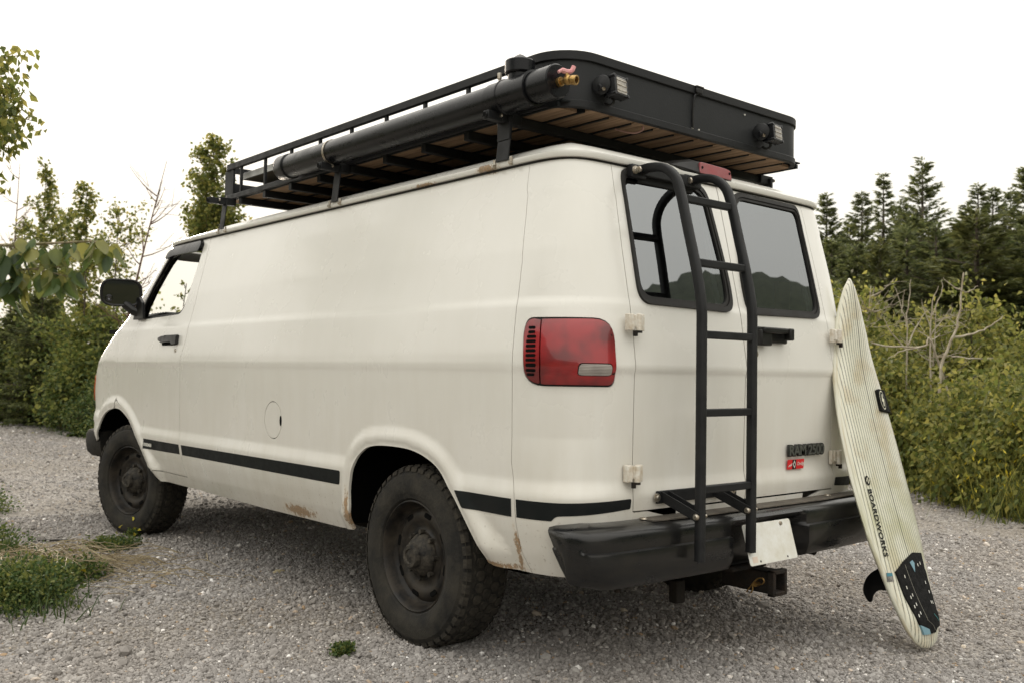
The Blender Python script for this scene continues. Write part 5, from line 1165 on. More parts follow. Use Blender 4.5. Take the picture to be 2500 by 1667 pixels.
def shrub(loc, h, w, label, group=None, leafmat=BUSH, n=6000, leaf=.06, seed=0, clumps=70, flat=.0, name='shrub', cat='shrub', flowers=0, stems=9, droop=.4):
    r = np.random.default_rng(seed+100); t = thing(name, loc, label, cat, group); L0 = np.array(loc,float); tr = MB(); cl = Cloud(); fl = Cloud()
    C = rvec(clumps, r)*r.uniform(.35,1.0,(clumps,1)); C[:,2] = np.abs(C[:,2])*1.0; C = C*np.array([w,w,h*.92])+np.array([0,0,h*.06]); C *= (1+r.normal(0,.10,(clumps,1))); C[:,2] = np.clip(C[:,2], .04, h*1.12)
    for k in range(stems):
        q = L0+C[k]; tr.tube([tuple(p) for p in stem(L0+np.array([r.normal()*.12*min(1,w),r.normal()*.12*min(1,w),-.03]), q, (0,0,h*.1), r, 5)], [v*min(1,h*.8) for v in (.016,.013,.010,.007,.003)], 5)
    m_ = n//clumps
    for c in C:
        s_ = r.uniform(.12,.26)*min(w,h)**.8; P = L0+c+r.normal(size=(m_,3))*s_*np.array([1,1,.75]); P[:,2] = np.maximum(P[:,2], L0[2]+.01); out = (P-L0-np.array([0,0,h*.4])); D = out/np.linalg.norm(out,axis=1)[:,None]*.5+rvec(m_,r)*.8+np.array([0,0,-droop])
        cl.add(kites(P, D, r.uniform(.6,1.3,m_)*leaf, r.uniform(.5,.8,m_)*leaf, r))
        tr.tube([tuple(p) for p in stem(L0+np.array([0,0,.04*h]), L0+c, (0,0,.1*h), r, 4)], [v*min(1,h*.8) for v in (.009,.006,.004,.002)], 4)
    tr.build('stem', BARK, t, smooth=60); cl.build('foliage', leafmat, t)
    if flowers:
        P = L0+C[r.integers(0,clumps,flowers)]*r.uniform(.95,1.12,(flowers,1))+r.normal(size=(flowers,3))*.03; fl.add(kites(P, rvec(flowers,r), .035, .032, r)); o = fl.build('flower', YELLOW, t); o['kind'] = 'stuff'
    return t
def spruce_mesh(seed, H, Rm, dens_=1., mat=NEEDLE):
    r = np.random.default_rng(seed); tr = MB(); cl = Cloud(); tr.tube([(0,0,0),(0,0,H*.5),(0,0,H*.98)], [.05+.012*H,.03+.006*H,.012], 7)
    z = H*.06
    while z < H*.99:
        f = z/H; nb = int(5+4*(1-f)); R_ = Rm*((1-f)**.80)*.97+.09; gap = r.random() < .10
        for k in range(nb):
            a = r.uniform(0,6.28); ln_ = R_*r.uniform(.62,1.18)*(0.55 if gap else 1); el = r.uniform(-.30,.05)+.55*f
            d = np.array([math.cos(a)*math.cos(el), math.sin(a)*math.cos(el), math.sin(el)]); n = max(12,int(58*ln_*dens_+8)); tt = r.uniform(.12,1.0,n)[:,None]
            B = np.array([0,0,z+r.uniform(-.1,.1)])+d*ln_*tt+np.array([0,0,1])*(.16*ln_*tt**2); sidev = np.cross(d,[0,0,1]); sp = (1-tt*.75)*ln_*.20
            sgn = r.choice([-1,1],n)[:,None]; P = B+sidev*sgn*sp*r.uniform(0,1,(n,1))+np.array([0,0,-.03]); D = d*.9+sidev*sgn*r.uniform(.3,.9,(n,1))+np.stack([np.zeros(n),np.zeros(n),r.uniform(-.7,.15,n)],1)
            cl.add(kites(P, D, r.uniform(.10,.19,n), r.uniform(.030,.055,n), r, fold=.1))
            if ln_ > .35: tr.tube([(0,0,z), tuple(np.array([0,0,z])+d*ln_*.9)], [.014,.004], 3)
        z += r.uniform(.10,.20)*(1.15-.45*f)
    n = 26; P = np.stack([r.normal(0,.02,n), r.normal(0,.02,n), r.uniform(H*.93,H*1.0,n)],1); cl.add(kites(P, rvec(n,r)*.5+np.array([0,0,.6]), .12, .04, r))
    return tr, cl
protos = {}
def spruce(kind, loc, h, w, rz, label, group='spruces beyond the scrub'):
    if kind not in protos:
        H, Rm, dn, mt, sd_ = {'full': (8,1.5,1.15,NEEDLE,1), 'thin': (8,.95,.75,NEEDLE,2), 'ragged': (8,1.9,.85,NEEDLE,3), 'olive': (5,1.6,1.6,NEEDLE2,4), 'dark': (5,1.7,1.5,NEEDLE,5)}[kind]
        tr, cl = spruce_mesh(sd_, H, Rm, dn, mt); t = thing('spruce_tree', (0,0,0)); a = tr.build('trunk', BARK, t, smooth=60); b = cl.build('crown', mt, t); protos[kind] = (t, a, b, H); first = True
    t, a, b, H = protos[kind]
    if t.get('label'):
        t2 = t.copy(); scene.collection.objects.link(t2)
        for ch in (a, b): c = ch.copy(); scene.collection.objects.link(c); c.parent = t2
        t = t2
    t.location = loc; t.rotation_euler = (0,0,rz); t.scale = (1.15*w*h/H, 1.15*w*h/H, h/H); tag(t, label, 'tree', group); return t
spr = [
 ('full',(27.1,15.29),7.6,1.0,.3,'pointed spruce just clear of the van roof corner'),
 ('dark',(31.4,16.89),7.3,.8,.3,'short blunt spruce between the first two tall spruces beside the van'),
 ('full',(28.97,15.0),7.85,1.05,1.3,'dense spruce left of the thin crooked spruce'),
 ('thin',(27.66,13.47),8.1,1.0,2.1,'thin crooked spruce with sparse side branches, left of the tallest'),
 ('thin',(32.72,15.73),8.1,.8,.9,'wispy spruce top in the gap left of the tallest spruce'),
 ('full',(32.01,15.02),8.1,.75,4.,'narrow spruce tight against the left side of the tallest'),
 ('ragged',(25.76,11.15),8.0,.95,2.5,'tallest spruce, its wide ragged branches above all others'),
 ('dark',(31.33,13.03),6.5,.9,1.2,'low spruce in the dip right of the tallest'),
 ('full',(32.87,12.99),7.7,1.0,5.,'spruce with a broad shoulder right of the dip'),
 ('thin',(30.14,11.37),7.8,1.1,3.,'half bare spruce top behind the olive spruce'),
 ('full',(31.55,11.48),7.9,.9,2.,'dark spike-topped spruce right of the half bare one'),
 ('ragged',(30.99,10.65),7.7,.8,1.,'open-branched spruce second from the right edge'),
 ('full',(29.32,9.43),8.0,1.2,.1,'spruce cut by the right edge of the view'),
 ('dark',(20.99,11.4),5.0,.9,0,'lower spruce standing close behind the van corner'),
 ('dark',(19.69,9.9),4.6,1.0,2,'low dark spruce behind the tip of the surfboard'),
 ('olive',(19.23,8.97),4.6,.9,1,'low olive spruce right of the surfboard tip'),
 ('dark',(21.64,9.52),5.2,1.0,3,'lower dark spruce in front of the tallest'),
 ('dark',(20.27,8.07),5.0,1.05,4,'lower dark spruce left of the big olive one'),
 ('olive',(21.71,8.17),4.9,.9,5,'slim olive spruce leaning on the big olive one'),
 ('olive',(19.02,6.52),5.0,1.25,6,'big broad olive spruce above the pale dead trunk'),
 ('dark',(21.56,6.98),4.7,1.0,1.5,'low dark spruce right of the big olive one'),
 ('dark',(24.0,14.6),5.6,1.2,2.2,'dark spruce right behind the van roof corner, lower than its neighbour'),
 ('olive',(23.2,12.9),5.4,1.0,3.3,'olive spruce above the surfboard tip, behind the low dark ones'),
 ('dark',(24.2,10.6),5.9,1.1,.7,'dark spruce between the low ones and the tallest'),
 ('dark',(25.0,9.2),5.8,1.1,1.9,'dark spruce filling the gap behind the big olive one'),
 ('olive',(25.5,8.0),5.9,1.1,2.9,'olive spruce behind the two low dark ones at the right'),
 ('dark',(19.91,5.76),4.7,1.1,2.5,'low dark spruce at the right edge of the view')]
for k, (kind, (x, y), h, w, rz, lab) in enumerate(spr): spruce(kind, (x,y,-.3), h+.3, w, rz, lab)

# left background
taper = lambda f: (.35+1.0*math.sin(math.pi*min(1,f*.75+.10)))*(1-.72*f)
sapling((1.99,17.09,0), 5.0, .62, 'tall leafy sapling with a pointed top at the left', seed=1, nb=76, lpb=34, leaf=.09, width_at=taper)
sapling((2.15,15.0,0), 4.4, .6, 'sapling right of the tall pointed one, leaves thin at the top', seed=2, nb=74, lpb=36, leaf=.085, width_at=taper)
sapling((2.19,19.58,0), 4.2, .75, 'rounder sapling half behind the drooping branch', seed=3, nb=66, lpb=40, leaf=.09, width_at=taper)
sapling((2.62,14.64,0), 3.9, .95, 'bushy sapling between the bare stem and the wing mirror', seed=4, nb=66, lpb=32, leaf=.08, width_at=lambda f: .8-.3*f)
sapling((2.64,17.88,0), 4.3, .9, 'sapling behind the middle of the left thicket', seed=5, nb=66, lpb=40, leaf=.09, width_at=taper)
sapling((2.46,10.14,0), 4.42, .50, 'slim leafy sapling rising above the van cab', seed=6, nb=80, lpb=32, leaf=.068, low=.62, width_at=lambda f: (.30+.9*math.sin(math.pi*min(1,f*.9)))*(1.15-.5*f))
sapling((2.42,10.2,0), 3.45, .42, 'short sapling left of the one above the cab', seed=7, nb=26, lpb=46, leaf=.06, low=.76, width_at=lambda f: .8)
sapling((2.85,10.48,0), 3.62, .55, 'low sapling under the front of the roof rack', seed=8, nb=40, lpb=50, leaf=.066, low=.72, width_at=lambda f: .9)
sapling((1.80,9.36,0), 2.25, .22, 'small sapling seen through the cab windows', seed=9, nb=8, lpb=12, leaf=.05, low=.6, width_at=lambda f: .8)
def bare(loc, top, label, seed, r0=.03, n=18, name='bare_tree', mat=TWIG, ln=(.3,1.1), cat='tree', group=None, extra=None, up=(.5,1.3)):
    r = np.random.default_rng(seed); t = thing(name, loc, label, cat, group); m = MB(); T = stem(loc, top, (r.normal()*.05,r.normal()*.05,0), r, 9); m.tube([tuple(p) for p in T], list(np.linspace(r0,.004,9)), 7); m.build('trunk', mat, t, smooth=60)
    bm_ = MB(); H = np.linalg.norm(np.array(top)-np.array(loc))
    for k in range(n):
        f = r.uniform(.3,.97); p = T[int(f*8)]+(T[min(8,int(f*8)+1)]-T[int(f*8)])*(f*8-int(f*8)); a = r.uniform(0,6.28); d = np.array([math.cos(a),math.sin(a),r.uniform(*up)]); d /= np.linalg.norm(d); l = r.uniform(*ln)*(1.1-f*.6)
        q = p+d*l; bm_.tube([tuple(x) for x in stem(p,q,(0,0,-.08*l),r,5)], [r0*.35,r0*.28,r0*.2,r0*.13,.0025], 5)
        for j in range(3):
            g = r.uniform(.3,.9); p2 = p+(q-p)*g; d2 = d+rvec(1,r)[0]*.7; d2 /= np.linalg.norm(d2); bm_.tube([tuple(p2),tuple(p2+d2*l*.45)], [r0*.13,.002], 4)
    bm_.build('branch', mat, t, smooth=60); return t
bare((1.72,18.62,0), (1.85,18.5,5.3), 'thin pale leafless sapling at the left edge', 21, .035, 24, ln=(.4,1.0))
bare((2.02,13.2,0), (2.70,12.6,4.55), 'reddish leafless sapling leaning right above the wing mirror', 22, .035, 20, ln=(.4,1.2))
for k, (x, y, h, w, lab) in enumerate([
 (1.45,20.14,2.75,1.3,'big dark bush at the far left edge'),
 (2.0,19.76,2.8,1.2,'dark bush second from the left edge of the thicket'),
 (2.05,17.9,2.5,1.1,'round dark bush under the tall pointed sapling'),
 (2.15,16.6,2.3,1.0,'dense bush in the middle of the left thicket'),
 (2.15,15.15,2.25,.95,'dark bush left of the wing mirror'),
 (2.35,14.39,2.2,.9,'bush directly behind the wing mirror'),
 (2.75,14.15,2.3,.95,'bush between the wing mirror and the van nose'),
 (3.3,14.98,2.1,1.0,'bush half hidden behind the van nose'),
 (4.2,15.9,1.8,1.2,'bush hidden behind the van cab')]):
    shrub((x,y,0), h, w, lab, 'bushes of the left thicket', n=7000, leaf=.085, seed=k, clumps=80)
for k, (x, y, h, w, lab, fl) in enumerate([
 (1.5,19.6,1.25,.8,'low weedy bush at the foot of the far left bush',14),(1.95,18.1,1.4,.75,'low weedy bush left of the dark spruce foot',10),(2.0,16.5,1.2,.6,'grey-green weed clump below the low spruce',4),
 (1.95,14.5,1.2,.6,'weed clump in the middle of the gravel edge',8),(1.95,13.4,1.05,.5,'yellow-flowered weed clump by the gravel edge',16),(2.0,12.8,1.1,.45,'yellow-flowered weed clump right before the van nose',18),(2.6,12.4,1.3,.6,'weed clump behind the front wheel arch',6)]):
    shrub((x,y,0), h, w, lab, 'low weeds along the left gravel edge', WEED, n=4200, leaf=.045, seed=30+k, clumps=60, name='weed_clump', cat='plant', flowers=fl)
spruce('dark', (1.75,16.1,-.1), 2.7, 1.0, 1., 'small dense spruce among the left bushes', 'small spruces in the left thicket')
spruce('dark', (1.65,17.5,-.1), 2.4, 1.1, 2., 'smaller spruce left of the other one in the thicket', 'small spruces in the left thicket')

# right scrub
for k, (x, y, h, w, lab) in enumerate([
 (8.02,3.48,3.0,.55,'tall yellow-green bush against the van corner'),(7.25,2.85,2.35,.6,'olive bush right behind the surfboard tip'),(6.98,2.44,2.0,.7,'olive bush right of the surfboard'),
 (8.59,3.02,2.2,.8,'bush behind the grey bare twigs'),(8.26,2.64,2.4,.75,'tall olive bush left of the pale dead trunk'),(9.45,2.96,2.1,.9,'bush under the big olive spruce'),
 (8.19,2.06,1.9,.8,'bush crossed by the pale dead trunk'),(9.39,2.35,2.0,.8,'bush right of the pale dead trunk'),(8.9,1.96,2.3,.5,'slender bush with a pointed top at the right'),(8.25,1.36,1.9,.8,'bush near the right edge of the view'),(8.44,1.0,2.0,.8,'bush cut by the right edge of the view')]):
    shrub((x,y,0), h*.86, w, lab, 'olive bushes behind the gravel at the right', OLIVE, n=9000, leaf=.072, seed=50+k, clumps=95, droop=.9)
for k, (x, y, h, w, lab) in enumerate([
 (6.6,2.3,1.25,.6,'low leafy bush at the surfboard edge'),(6.75,1.95,1.1,.6,'low bush right of the surfboard patch'),(6.95,1.80,1.05,.6,'low bush behind the gravel corner'),(6.7,1.35,1.05,.6,'low bush above the bare twigs on the gravel edge'),
 (6.3,.98,1.15,.6,'low bush left of the yellow weeds'),(6.05,.64,1.15,.6,'low bush among the yellow weeds'),(5.85,.32,1.1,.6,'low bush behind the yellow weeds at the right'),(5.65,.0,1.1,.6,'low bush at the lower right edge')]):
    shrub((x,y,0), h, w, lab, 'low bushes along the right gravel edge', [OLIVE,ASPEN][k%2], n=7500, leaf=.06, seed=80+k, clumps=80, droop=.9)
def blades(loc, h, w, label, group, n, mat, seed, flowers=None, nf=0, name='grass_tuft', cat='grass', width=.006, spread=.35):
    r = np.random.default_rng(seed); t = thing(name, loc, label, cat, group); L0 = np.array(loc,float); P = L0+np.stack([r.normal(0,w,n), r.normal(0,w,n), np.zeros(n)],1); D = np.stack([r.normal(0,spread,n), r.normal(0,spread,n), np.ones(n)],1); D /= np.linalg.norm(D,axis=1)[:,None]; L = h*r.uniform(.4,1.1,n)
    S = np.cross(D, rvec(n,r)); S /= np.linalg.norm(S,axis=1)[:,None]; W = width; dr = np.stack([D[:,0],D[:,1],-.4*np.ones(n)],1)
    a = P-S*W/2; b = P+S*W/2; m1 = P+D*L[:,None]*.55; c = m1+S*W*.4; d = m1-S*W*.4; e = P+D*L[:,None]+dr*L[:,None]*.22
    V = np.stack([a,b,c,d,e+S*W*.08,e-S*W*.08],1).reshape(-1,3); k = np.arange(n)[:,None]*6; F = np.concatenate([k+np.array([0,1,2,3]), k+np.array([3,2,4,5])],0); mesh_np('blades', V, F, mat, t)
    if nf:
        j = r.integers(0,n,nf); tt = r.uniform(.5,1.0,(nf,1)); Q = P[j]+D[j]*L[j][:,None]*tt; cl = Cloud(); cl.add(kites(Q, rvec(nf,r)*.6+np.array([0,0,.8]), .05, .016, r)); o = cl.build('flower', flowers, t); o['kind'] = 'stuff'
    return t
for k, (x, y, h, w, nf, lab) in enumerate([
 (6.45,1.62,.35,.16,60,'low grassy weeds where the gravel meets the scrub by the surfboard'),(6.2,1.28,.40,.18,30,'yellow-green grass tuft on the gravel edge'),(5.75,.80,.45,.16,70,'yellow grass tuft in the middle of the gravel edge'),
 (5.42,.42,.6,.16,120,'tall yellow weeds at the right gravel edge'),(5.5,.22,1.05,.14,260,'tallest yellow-flowered weeds near the right edge'),(5.1,-.02,.75,.15,150,'yellow weeds cut by the right edge of the view'),(5.25,.05,.35,.2,60,'low yellow-green grass at the lower right edge')]):
    blades((x,y,-.02), h, w, lab, 'yellow weeds along the right gravel edge', 150, [GREENG,YGRASS][k > 0 and k < 6], 120+k, YELLOW if k > 1 else YGRASS, nf//2, name='yellow_weed', cat='plant')
# growth the van hides from this side
for k, (x, y, h) in enumerate([(3.6,10.6,2.1),(4.4,8.6,2.2),(5.2,7.0,2.1),(6.1,5.6,2.2),(5.2,11.6,2.3),(6.8,7.8,2.3),(7.6,5.6,2.2)]):
    shrub((x,y,0), h, .95, 'bush standing out of sight behind the van', 'bushes hidden behind the van', [BUSH,OLIVE][k%2], n=5000, leaf=.08, seed=300+k, clumps=60)
for k, (a_, D_) in enumerate([(28,27),(31,30),(34,26),(37,31),(40,27),(43,30),(46,26),(49,29),(51,32)]):
    spruce(['dark','full','olive'][k%3], (-3.24+math.sin(R(a_))*D_, -3.28+math.cos(R(a_))*D_, -.2), 5.2+.4*(k%2), 1.1, k*1.3, 'spruce standing out of sight behind the van', 'spruces hidden behind the van')
for k, (x, y) in enumerate([(-.3,22.5),(-2.6,23.2),(-5.2,22.6),(-8.0,21),(-10.5,16),(-10.8,10),(-10.6,4)]):
    shrub((x,y,0), 2.6, 1.4, 'bush beyond the left edge of the view', 'bushes past the left edge', BUSH, n=4500, leaf=.10, seed=320+k, clumps=60)
    if k % 2: spruce('dark', (x-1.2,y+1.5,-.2), 4.4, 1.1, k*1.1, 'spruce beyond the left edge of the view', 'spruces past the left edge')
# dead wood in the right scrub
def dead(loc, paths, label, cat='dead branch'):
    t = thing('dead_branch', loc, label, cat)
    for k, (pts, r0, r1) in enumerate(paths):
        m = MB(); pp = spline(pts, 4); rr = random.Random(k); pp = [p+Vector((rr.uniform(-.008,.008),rr.uniform(-.008,.008),rr.uniform(-.008,.008))) for p in pp]; m.tube(pp, list(np.linspace(r0,r1,len(pp))), 6); m.build('trunk' if k == 0 else 'branch', PALE, t, smooth=60)
    return t
dead((6.42,1.38,0), [([(6.42,1.38,0),(6.45,1.35,.7),(6.45,1.35,1.18),(6.51,1.28,1.51),(6.57,1.22,1.74),(6.59,1.18,2.21)],.022,.008),
 ([(6.53,1.26,1.56),(6.68,1.12,1.60),(6.82,1.0,1.69),(6.91,.93,1.78)],.013,.005),([(6.53,1.27,1.37),(6.70,1.12,1.35),(6.85,.99,1.36)],.010,.004),([(6.57,1.20,2.05),(6.52,1.26,2.08),(6.44,1.32,2.16)],.009,.003),([(6.57,1.20,2.04),(6.62,1.15,2.02),(6.68,1.08,2.08)],.008,.003)], 'pale dead trunk with side branches standing in the right scrub')
dead((6.9,1.2,0), [([(6.9,1.2,0),(6.8,1.4,.9),(6.56,1.5,1.52),(6.50,1.54,1.47),(6.32,1.70,1.46),(6.09,1.90,1.49)],.014,.008),([(6.50,1.54,1.47),(6.3,1.68,1.42),(6.2,1.78,1.34)],.008,.003),([(6.56,1.5,1.52),(6.65,1.45,1.60)],.006,.003)], 'long pale branch lying level through the scrub beside the board')
dead((6.85,1.9,0), [([(6.85,1.91,0),(6.85,1.91,1.0),(6.85,1.91,1.69),(6.79,1.95,1.91),(6.73,1.99,2.13)],.012,.003),([(6.85,1.91,1.69),(6.84,1.9,1.9),(6.86,1.87,2.22)],.010,.003),([(6.80,1.94,1.85),(6.80,1.93,2.0),(6.82,1.92,2.1)],.007,.002),([(6.85,1.9,1.5),(6.95,1.82,1.75),(7.0,1.76,1.87)],.009,.003),([(6.84,1.92,1.45),(6.68,2.02,1.66),(6.62,2.06,1.8)],.009,.003)], 'grey bare twiggy shrub between the board and the dead trunk')
dead((7.1,1.75,0), [([(7.1,1.75,0),(7.05,1.74,1.2),(7.04,1.73,1.87),(7.09,1.68,2.14)],.015,.003),([(7.04,1.73,1.80),(7.10,1.66,2.05),(7.12,1.65,2.23)],.008,.002),([(7.04,1.74,1.6),(7.2,1.6,1.9)],.007,.002),([(7.04,1.74,1.7),(6.95,1.80,2.0)],.007,.002)], 'bare twig left of the pale dead trunk')
bare((7.3,2.6,0), (7.15,2.5,2.2), 'fine grey leafless shrub behind the level branch', 41, .02, 46, name='bare_shrub', mat=PALE, ln=(.3,.9), cat='shrub', up=(.2,1.1))
bare((7.6,2.2,0), (7.7,2.0,2.0), 'leafless shrub tangled in the olive bushes', 42, .018, 40, name='bare_shrub', mat=PALE, ln=(.3,.8), cat='shrub', up=(.0,.9))
bare((6.3,.6,0), (6.5,.4,1.1), 'small leafless twigs among the low bushes at the right', 43, .012, 26, name='bare_shrub', mat=PALE, ln=(.3,.7), cat='shrub', up=(-.1,.9))

# aspen at the left edge, its leaves hanging into the view
def big_leaf_mesh(r, L, W):
    n = 10; vs = []; 
    for i in range(n):
        t = i/(n-1); w = W*.5*(math.sin(math.pi*min(1,t**.58))**.8) if 0 < i < n-1 else .0008; c = -.18*L*t*t
        vs += [(-w, L*t, c+w*.35), (0, L*t, c), (w, L*t, c+w*.35)]
    fs = []
    for i in range(n-1): fs += [(3*i,3*i+1,3*i+4,3*i+3),(3*i+1,3*i+2,3*i+5,3*i+4)]
    return vs, fs
asp = thing('aspen_tree', (-2.24,3.12,0), 'aspen whose dark leaves hang in at the upper left edge', 'tree'); m = MB(); m.tube([(-2.30,3.18,-.05),(-2.27,3.16,1.5),(-2.22,3.12,2.8),(-2.15,3.08,4.2)], [.05,.042,.03,.01], 8)
cl = Cloud(); r = np.random.default_rng(5)
for k in range(54):
    z = 2.30+.55*(k/54); a = r.uniform(0,6.28); ln_ = r.uniform(.18,.52); b_ = np.array([-2.19,3.09,z]); d = np.array([math.cos(a),math.sin(a),r.uniform(-.15,.45)])
    m.tube([tuple(b_), tuple(b_+d*ln_*.5+np.array([0,0,.02])), tuple(b_+d*ln_)], [.008,.005,.002], 5); n = 120; P = b_+d*ln_*r.uniform(.2,1.05,(n,1))+rvec(n,r)*.075; cl.add(kites(P, rvec(n,r)*.6+np.array([0,0,-.7]), r.uniform(.045,.070,n), r.uniform(.030,.046,n), r))
for k in range(60):     # the rest of the crown, on the side away from the view
    z = 1.5+2.6*(k/60); a = math.atan2(.65,-.76)+r.uniform(-1.0,1.0); ln_ = r.uniform(.25,.75)*(1 if z < 3.2 else .7); b_ = np.array([-2.24,3.13,z]); d = np.array([math.cos(a),math.sin(a),r.uniform(-.05,.5)])
    m.tube([tuple(b_), tuple(b_+d*ln_*.5+np.array([0,0,.02])), tuple(b_+d*ln_)], [.008,.005,.002], 5); n = 60; P = b_+d*ln_*r.uniform(.35,1.05,(n,1))+rvec(n,r)*.09; cl.add(kites(P, rvec(n,r)*.6+np.array([0,0,-.7]), r.uniform(.045,.070,n), r.uniform(.030,.046,n), r))
m.build('trunk', BARK, asp, smooth=60); cl.build('crown', ASPEN, asp)

# poplar branch close to the camera
fb = thing('poplar_sapling', (-3.62,.12,0), 'near poplar whose blurred branch of large drooping leaves hangs in at left', 'tree')
m = MB(); m.tube(spline([(-3.62,.12,-.05),(-3.60,.10,.8),(-3.58,.08,1.5),(-3.62,.14,2.3)], 5), [.022-.001*i for i in range(16)], 8); m.build('trunk', BARK, fb, smooth=60)
m = MB(); tw = [([(-3.585,.09,1.30),(-3.35,-.15,1.40),(-3.05,-.42,1.44),(-2.85,-.60,1.42),(-2.69,-.73,1.412),(-2.64,-.78,1.414),(-2.57,-.83,1.420),(-2.51,-.885,1.424),(-2.485,-.905,1.410)],.006,.002),([(-3.59,.09,1.12),(-3.3,-.18,1.24),(-3.0,-.45,1.30),(-2.80,-.62,1.33),(-2.69,-.73,1.345),(-2.63,-.78,1.355),(-2.57,-.835,1.362)],.0045,.0015),([(-2.85,-.60,1.42),(-2.76,-.70,1.39),(-2.66,-.79,1.375)],.003,.001),([(-2.62,-.79,1.357),(-2.58,-.84,1.345),(-2.545,-.86,1.335)],.002,.001),([(-2.98,-.48,1.33),(-2.80,-.63,1.315),(-2.70,-.72,1.31),(-2.64,-.78,1.315)],.003,.001)]
tws = [spline(p, 6) for p, _, _ in tw]
for pts, (_, r0, r1) in zip(tws, tw): m.tube(pts, list(np.linspace(r0,r1,len(pts))), 7)
m.build('twig', M('pale_twig', (.20,.16,.09), .7), fb, smooth=60)
LBIG = leaf_mat('poplar_leaf', (.045,.075,.018), (.10,.125,.03), (.20,.19,.045), trans=.45, rough=.4)
lms = []
LM = [leaf_mat('poplar_leaf_%s' % s, c, tuple(v*1.08 for v in c), tuple(v*.93 for v in c), trans=.45, rough=.4) for s, c in (('green', (.06,.095,.026)), ('olive', (.10,.125,.032)), ('yellow', (.17,.175,.048)), ('dark', (.040,.066,.024)))]
rr = random.Random(8)
for k in range(8):
    vs, fs = big_leaf_mesh(rr, rr.uniform(.046,.068), rr.uniform(.025,.036)); me = bpy.data.meshes.new('leaf'); me.from_pydata(vs, [], fs); me.shade_smooth(); me.materials.append(LM[k % 4]); lms.append(me)
fbi = wm(fb).inverted()
pet = MB()
for k in range(150):
    pts = tws[rr.choice([0,0,0,1,1,1,2,3,4,4])]; p = pts[rr.randrange(int(len(pts)*.36) if len(pts) > 36 else int(len(pts)*.2), len(pts))]; a = rr.uniform(0,6.28)
    d0_ = Vector((math.cos(a)*.7, math.sin(a)*.7, rr.uniform(-.6,.25))).normalized(); q = p+d0_*rr.uniform(.018,.045); el = rr.uniform(-1.55,-.95); d = Vector((math.cos(a)*math.cos(el), math.sin(a)*math.cos(el), math.sin(el)))
    o = bpy.data.objects.new('leaf', rr.choice(lms)); scene.collection.objects.link(o); o.parent = fb; o.matrix_parent_inverse = fbi
    x = Vector((math.cos(a+1.57+rr.uniform(-.9,.9)), math.sin(a+1.57+rr.uniform(-.9,.9)), rr.uniform(-.3,.3))); x = (x-d*x.dot(d)).normalized(); z = x.cross(d); o.matrix_basis = Matrix(((x.x,d.x,z.x,q.x),(x.y,d.y,z.y,q.y),(x.z,d.z,z.z,q.z),(0,0,0,1)))
    pet.tube([p, p.lerp(q, .5)+Vector((0,0,.004)), q], .0008, 4, cap=False)
pet.build('petioles', LM[2], fb)['kind'] = 'stuff'

# weeds and straw on the gravel at the lower left, small tufts
def weed(loc, h, w, label, n, seed, flowers=0, leaf=.022, mat=WEED):
    return shrub(loc, h, w, label, 'weeds growing in the gravel', mat, n=n, leaf=leaf, seed=seed, clumps=60, name='weed_clump', cat='plant', stems=5, flowers=flowers, droop=-.2)
weed((-2.04,1.78,0), .19, .34, 'big dark green weed patch at the lower left edge', 9000, 201, 6)
weed((-1.78,2.05,0), .12, .26, 'low weeds joined to the big patch, with yellow flowers', 4000, 202, 16)
weed((-1.95,3.1,0), .20, .30, 'green weeds left of the straw at the left edge', 5000, 203)
weed((-1.60,4.9,0), .20, .28, 'small green clump on the gravel at the left edge, farther back', 3500, 204, 4)
weed((-1.22,2.83,0), .065, .15, 'small isolated green weed before the front wheel', 2600, 205, 2, leaf=.018)
weed((-1.255,.03,0), .035, .035, 'tiny grass tuft on the gravel in front of the rear wheel', 700, 206, 0, leaf=.016)
weed((-.98,3.15,0), .05, .04, 'tiny yellowish sprout near the front tyre', 300, 207, 5, leaf=.018)
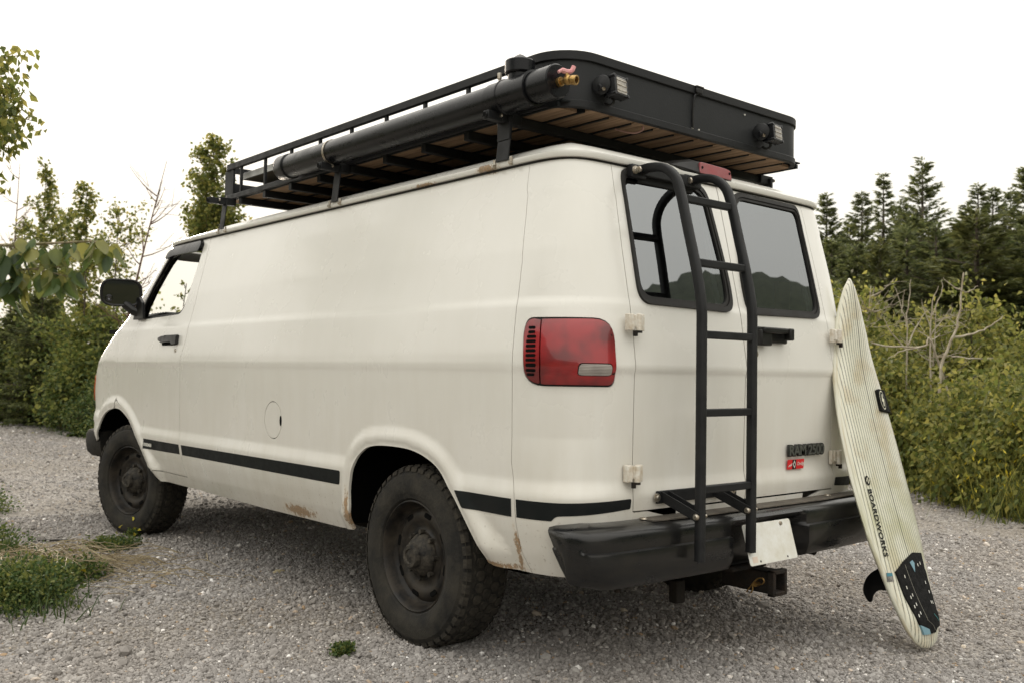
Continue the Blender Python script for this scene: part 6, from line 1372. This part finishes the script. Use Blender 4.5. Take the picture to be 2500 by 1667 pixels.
blades((-2.0,1.5,0), .15, .13, 'green grass blades in the lower left weeds', None, 180, GREENG, 301)
blades((-2.05,2.6,0), .26, .18, 'thin grass at the left edge between two weed patches', None, 240, GREENG, 302)
def straw(loc, n, w, seed, label):
    r = np.random.default_rng(seed); t = thing('dry_straw', loc, label, 'dry grass'); m = MB()
    for k in range(n):
        p = np.array(loc)+np.array([r.normal(0,w), r.normal(0,w*.8), r.uniform(.006,.03)]); a = r.normal(-.7,.6); l = r.uniform(.08,.34); d = np.array([math.cos(a),math.sin(a),r.uniform(-.05,.12)])
        m.tube([tuple(x) for x in stem(p, p+d*l, (0,0,r.uniform(.0,.06)), r, 5)], .0021, 3)
    m.build('stalks', STRAW, t, smooth=0); return t
straw((-1.60,2.35,.01), 170, .15, 1, 'dry straw lying beside the small isolated weed'); straw((-1.85,2.35,.08), 160, .16, 2, 'dry straw between the weed patches'); straw((-1.45,1.95,0), 40, .22, 3, 'loose straw scattered right of the yellow-flowered weeds')
m = MB(); m.tube(spline([(-1.50,3.38,.012),(-1.42,3.30,.016),(-1.33,3.24,.012),(-1.28,3.19,.01)],4), [.006]*4+[.008]*5+[.006]*4, 6); tag(m.build('stick', M('dark_stick', (.03,.026,.022), .9)), 'short dark stick lying on the gravel near the front wheel', 'stick')
r = random.Random(3)
for (x, y, s, lab) in ((-.72,1.62,.022,'tan stone between the wheels'),(-1.58,-.32,.028,'pale yellowish stone at the bottom edge of the view'),(4.15,.55,.03,'dark stone on the gravel at the right')):
    bm = bmesh.new(); bmesh.ops.create_icosphere(bm, subdivisions=2, radius=1)
    for v in bm.verts: v.co *= 1+r.uniform(-.14,.14); v.co = Vector((v.co.x*s*1.5+x, v.co.y*s+y, v.co.z*s*.6+.012))
    me = bpy.data.meshes.new('stone'); bm.to_mesh(me); bm.free(); me.materials.append(M('dark_rock',(.05,.045,.04),.9) if 'dark' in lab else M('tan_rock', (.50,.42,.26), .8, var=.3, vscale=30)); o = bpy.data.objects.new('stone', me); link(o); tag(o, lab, 'stone')
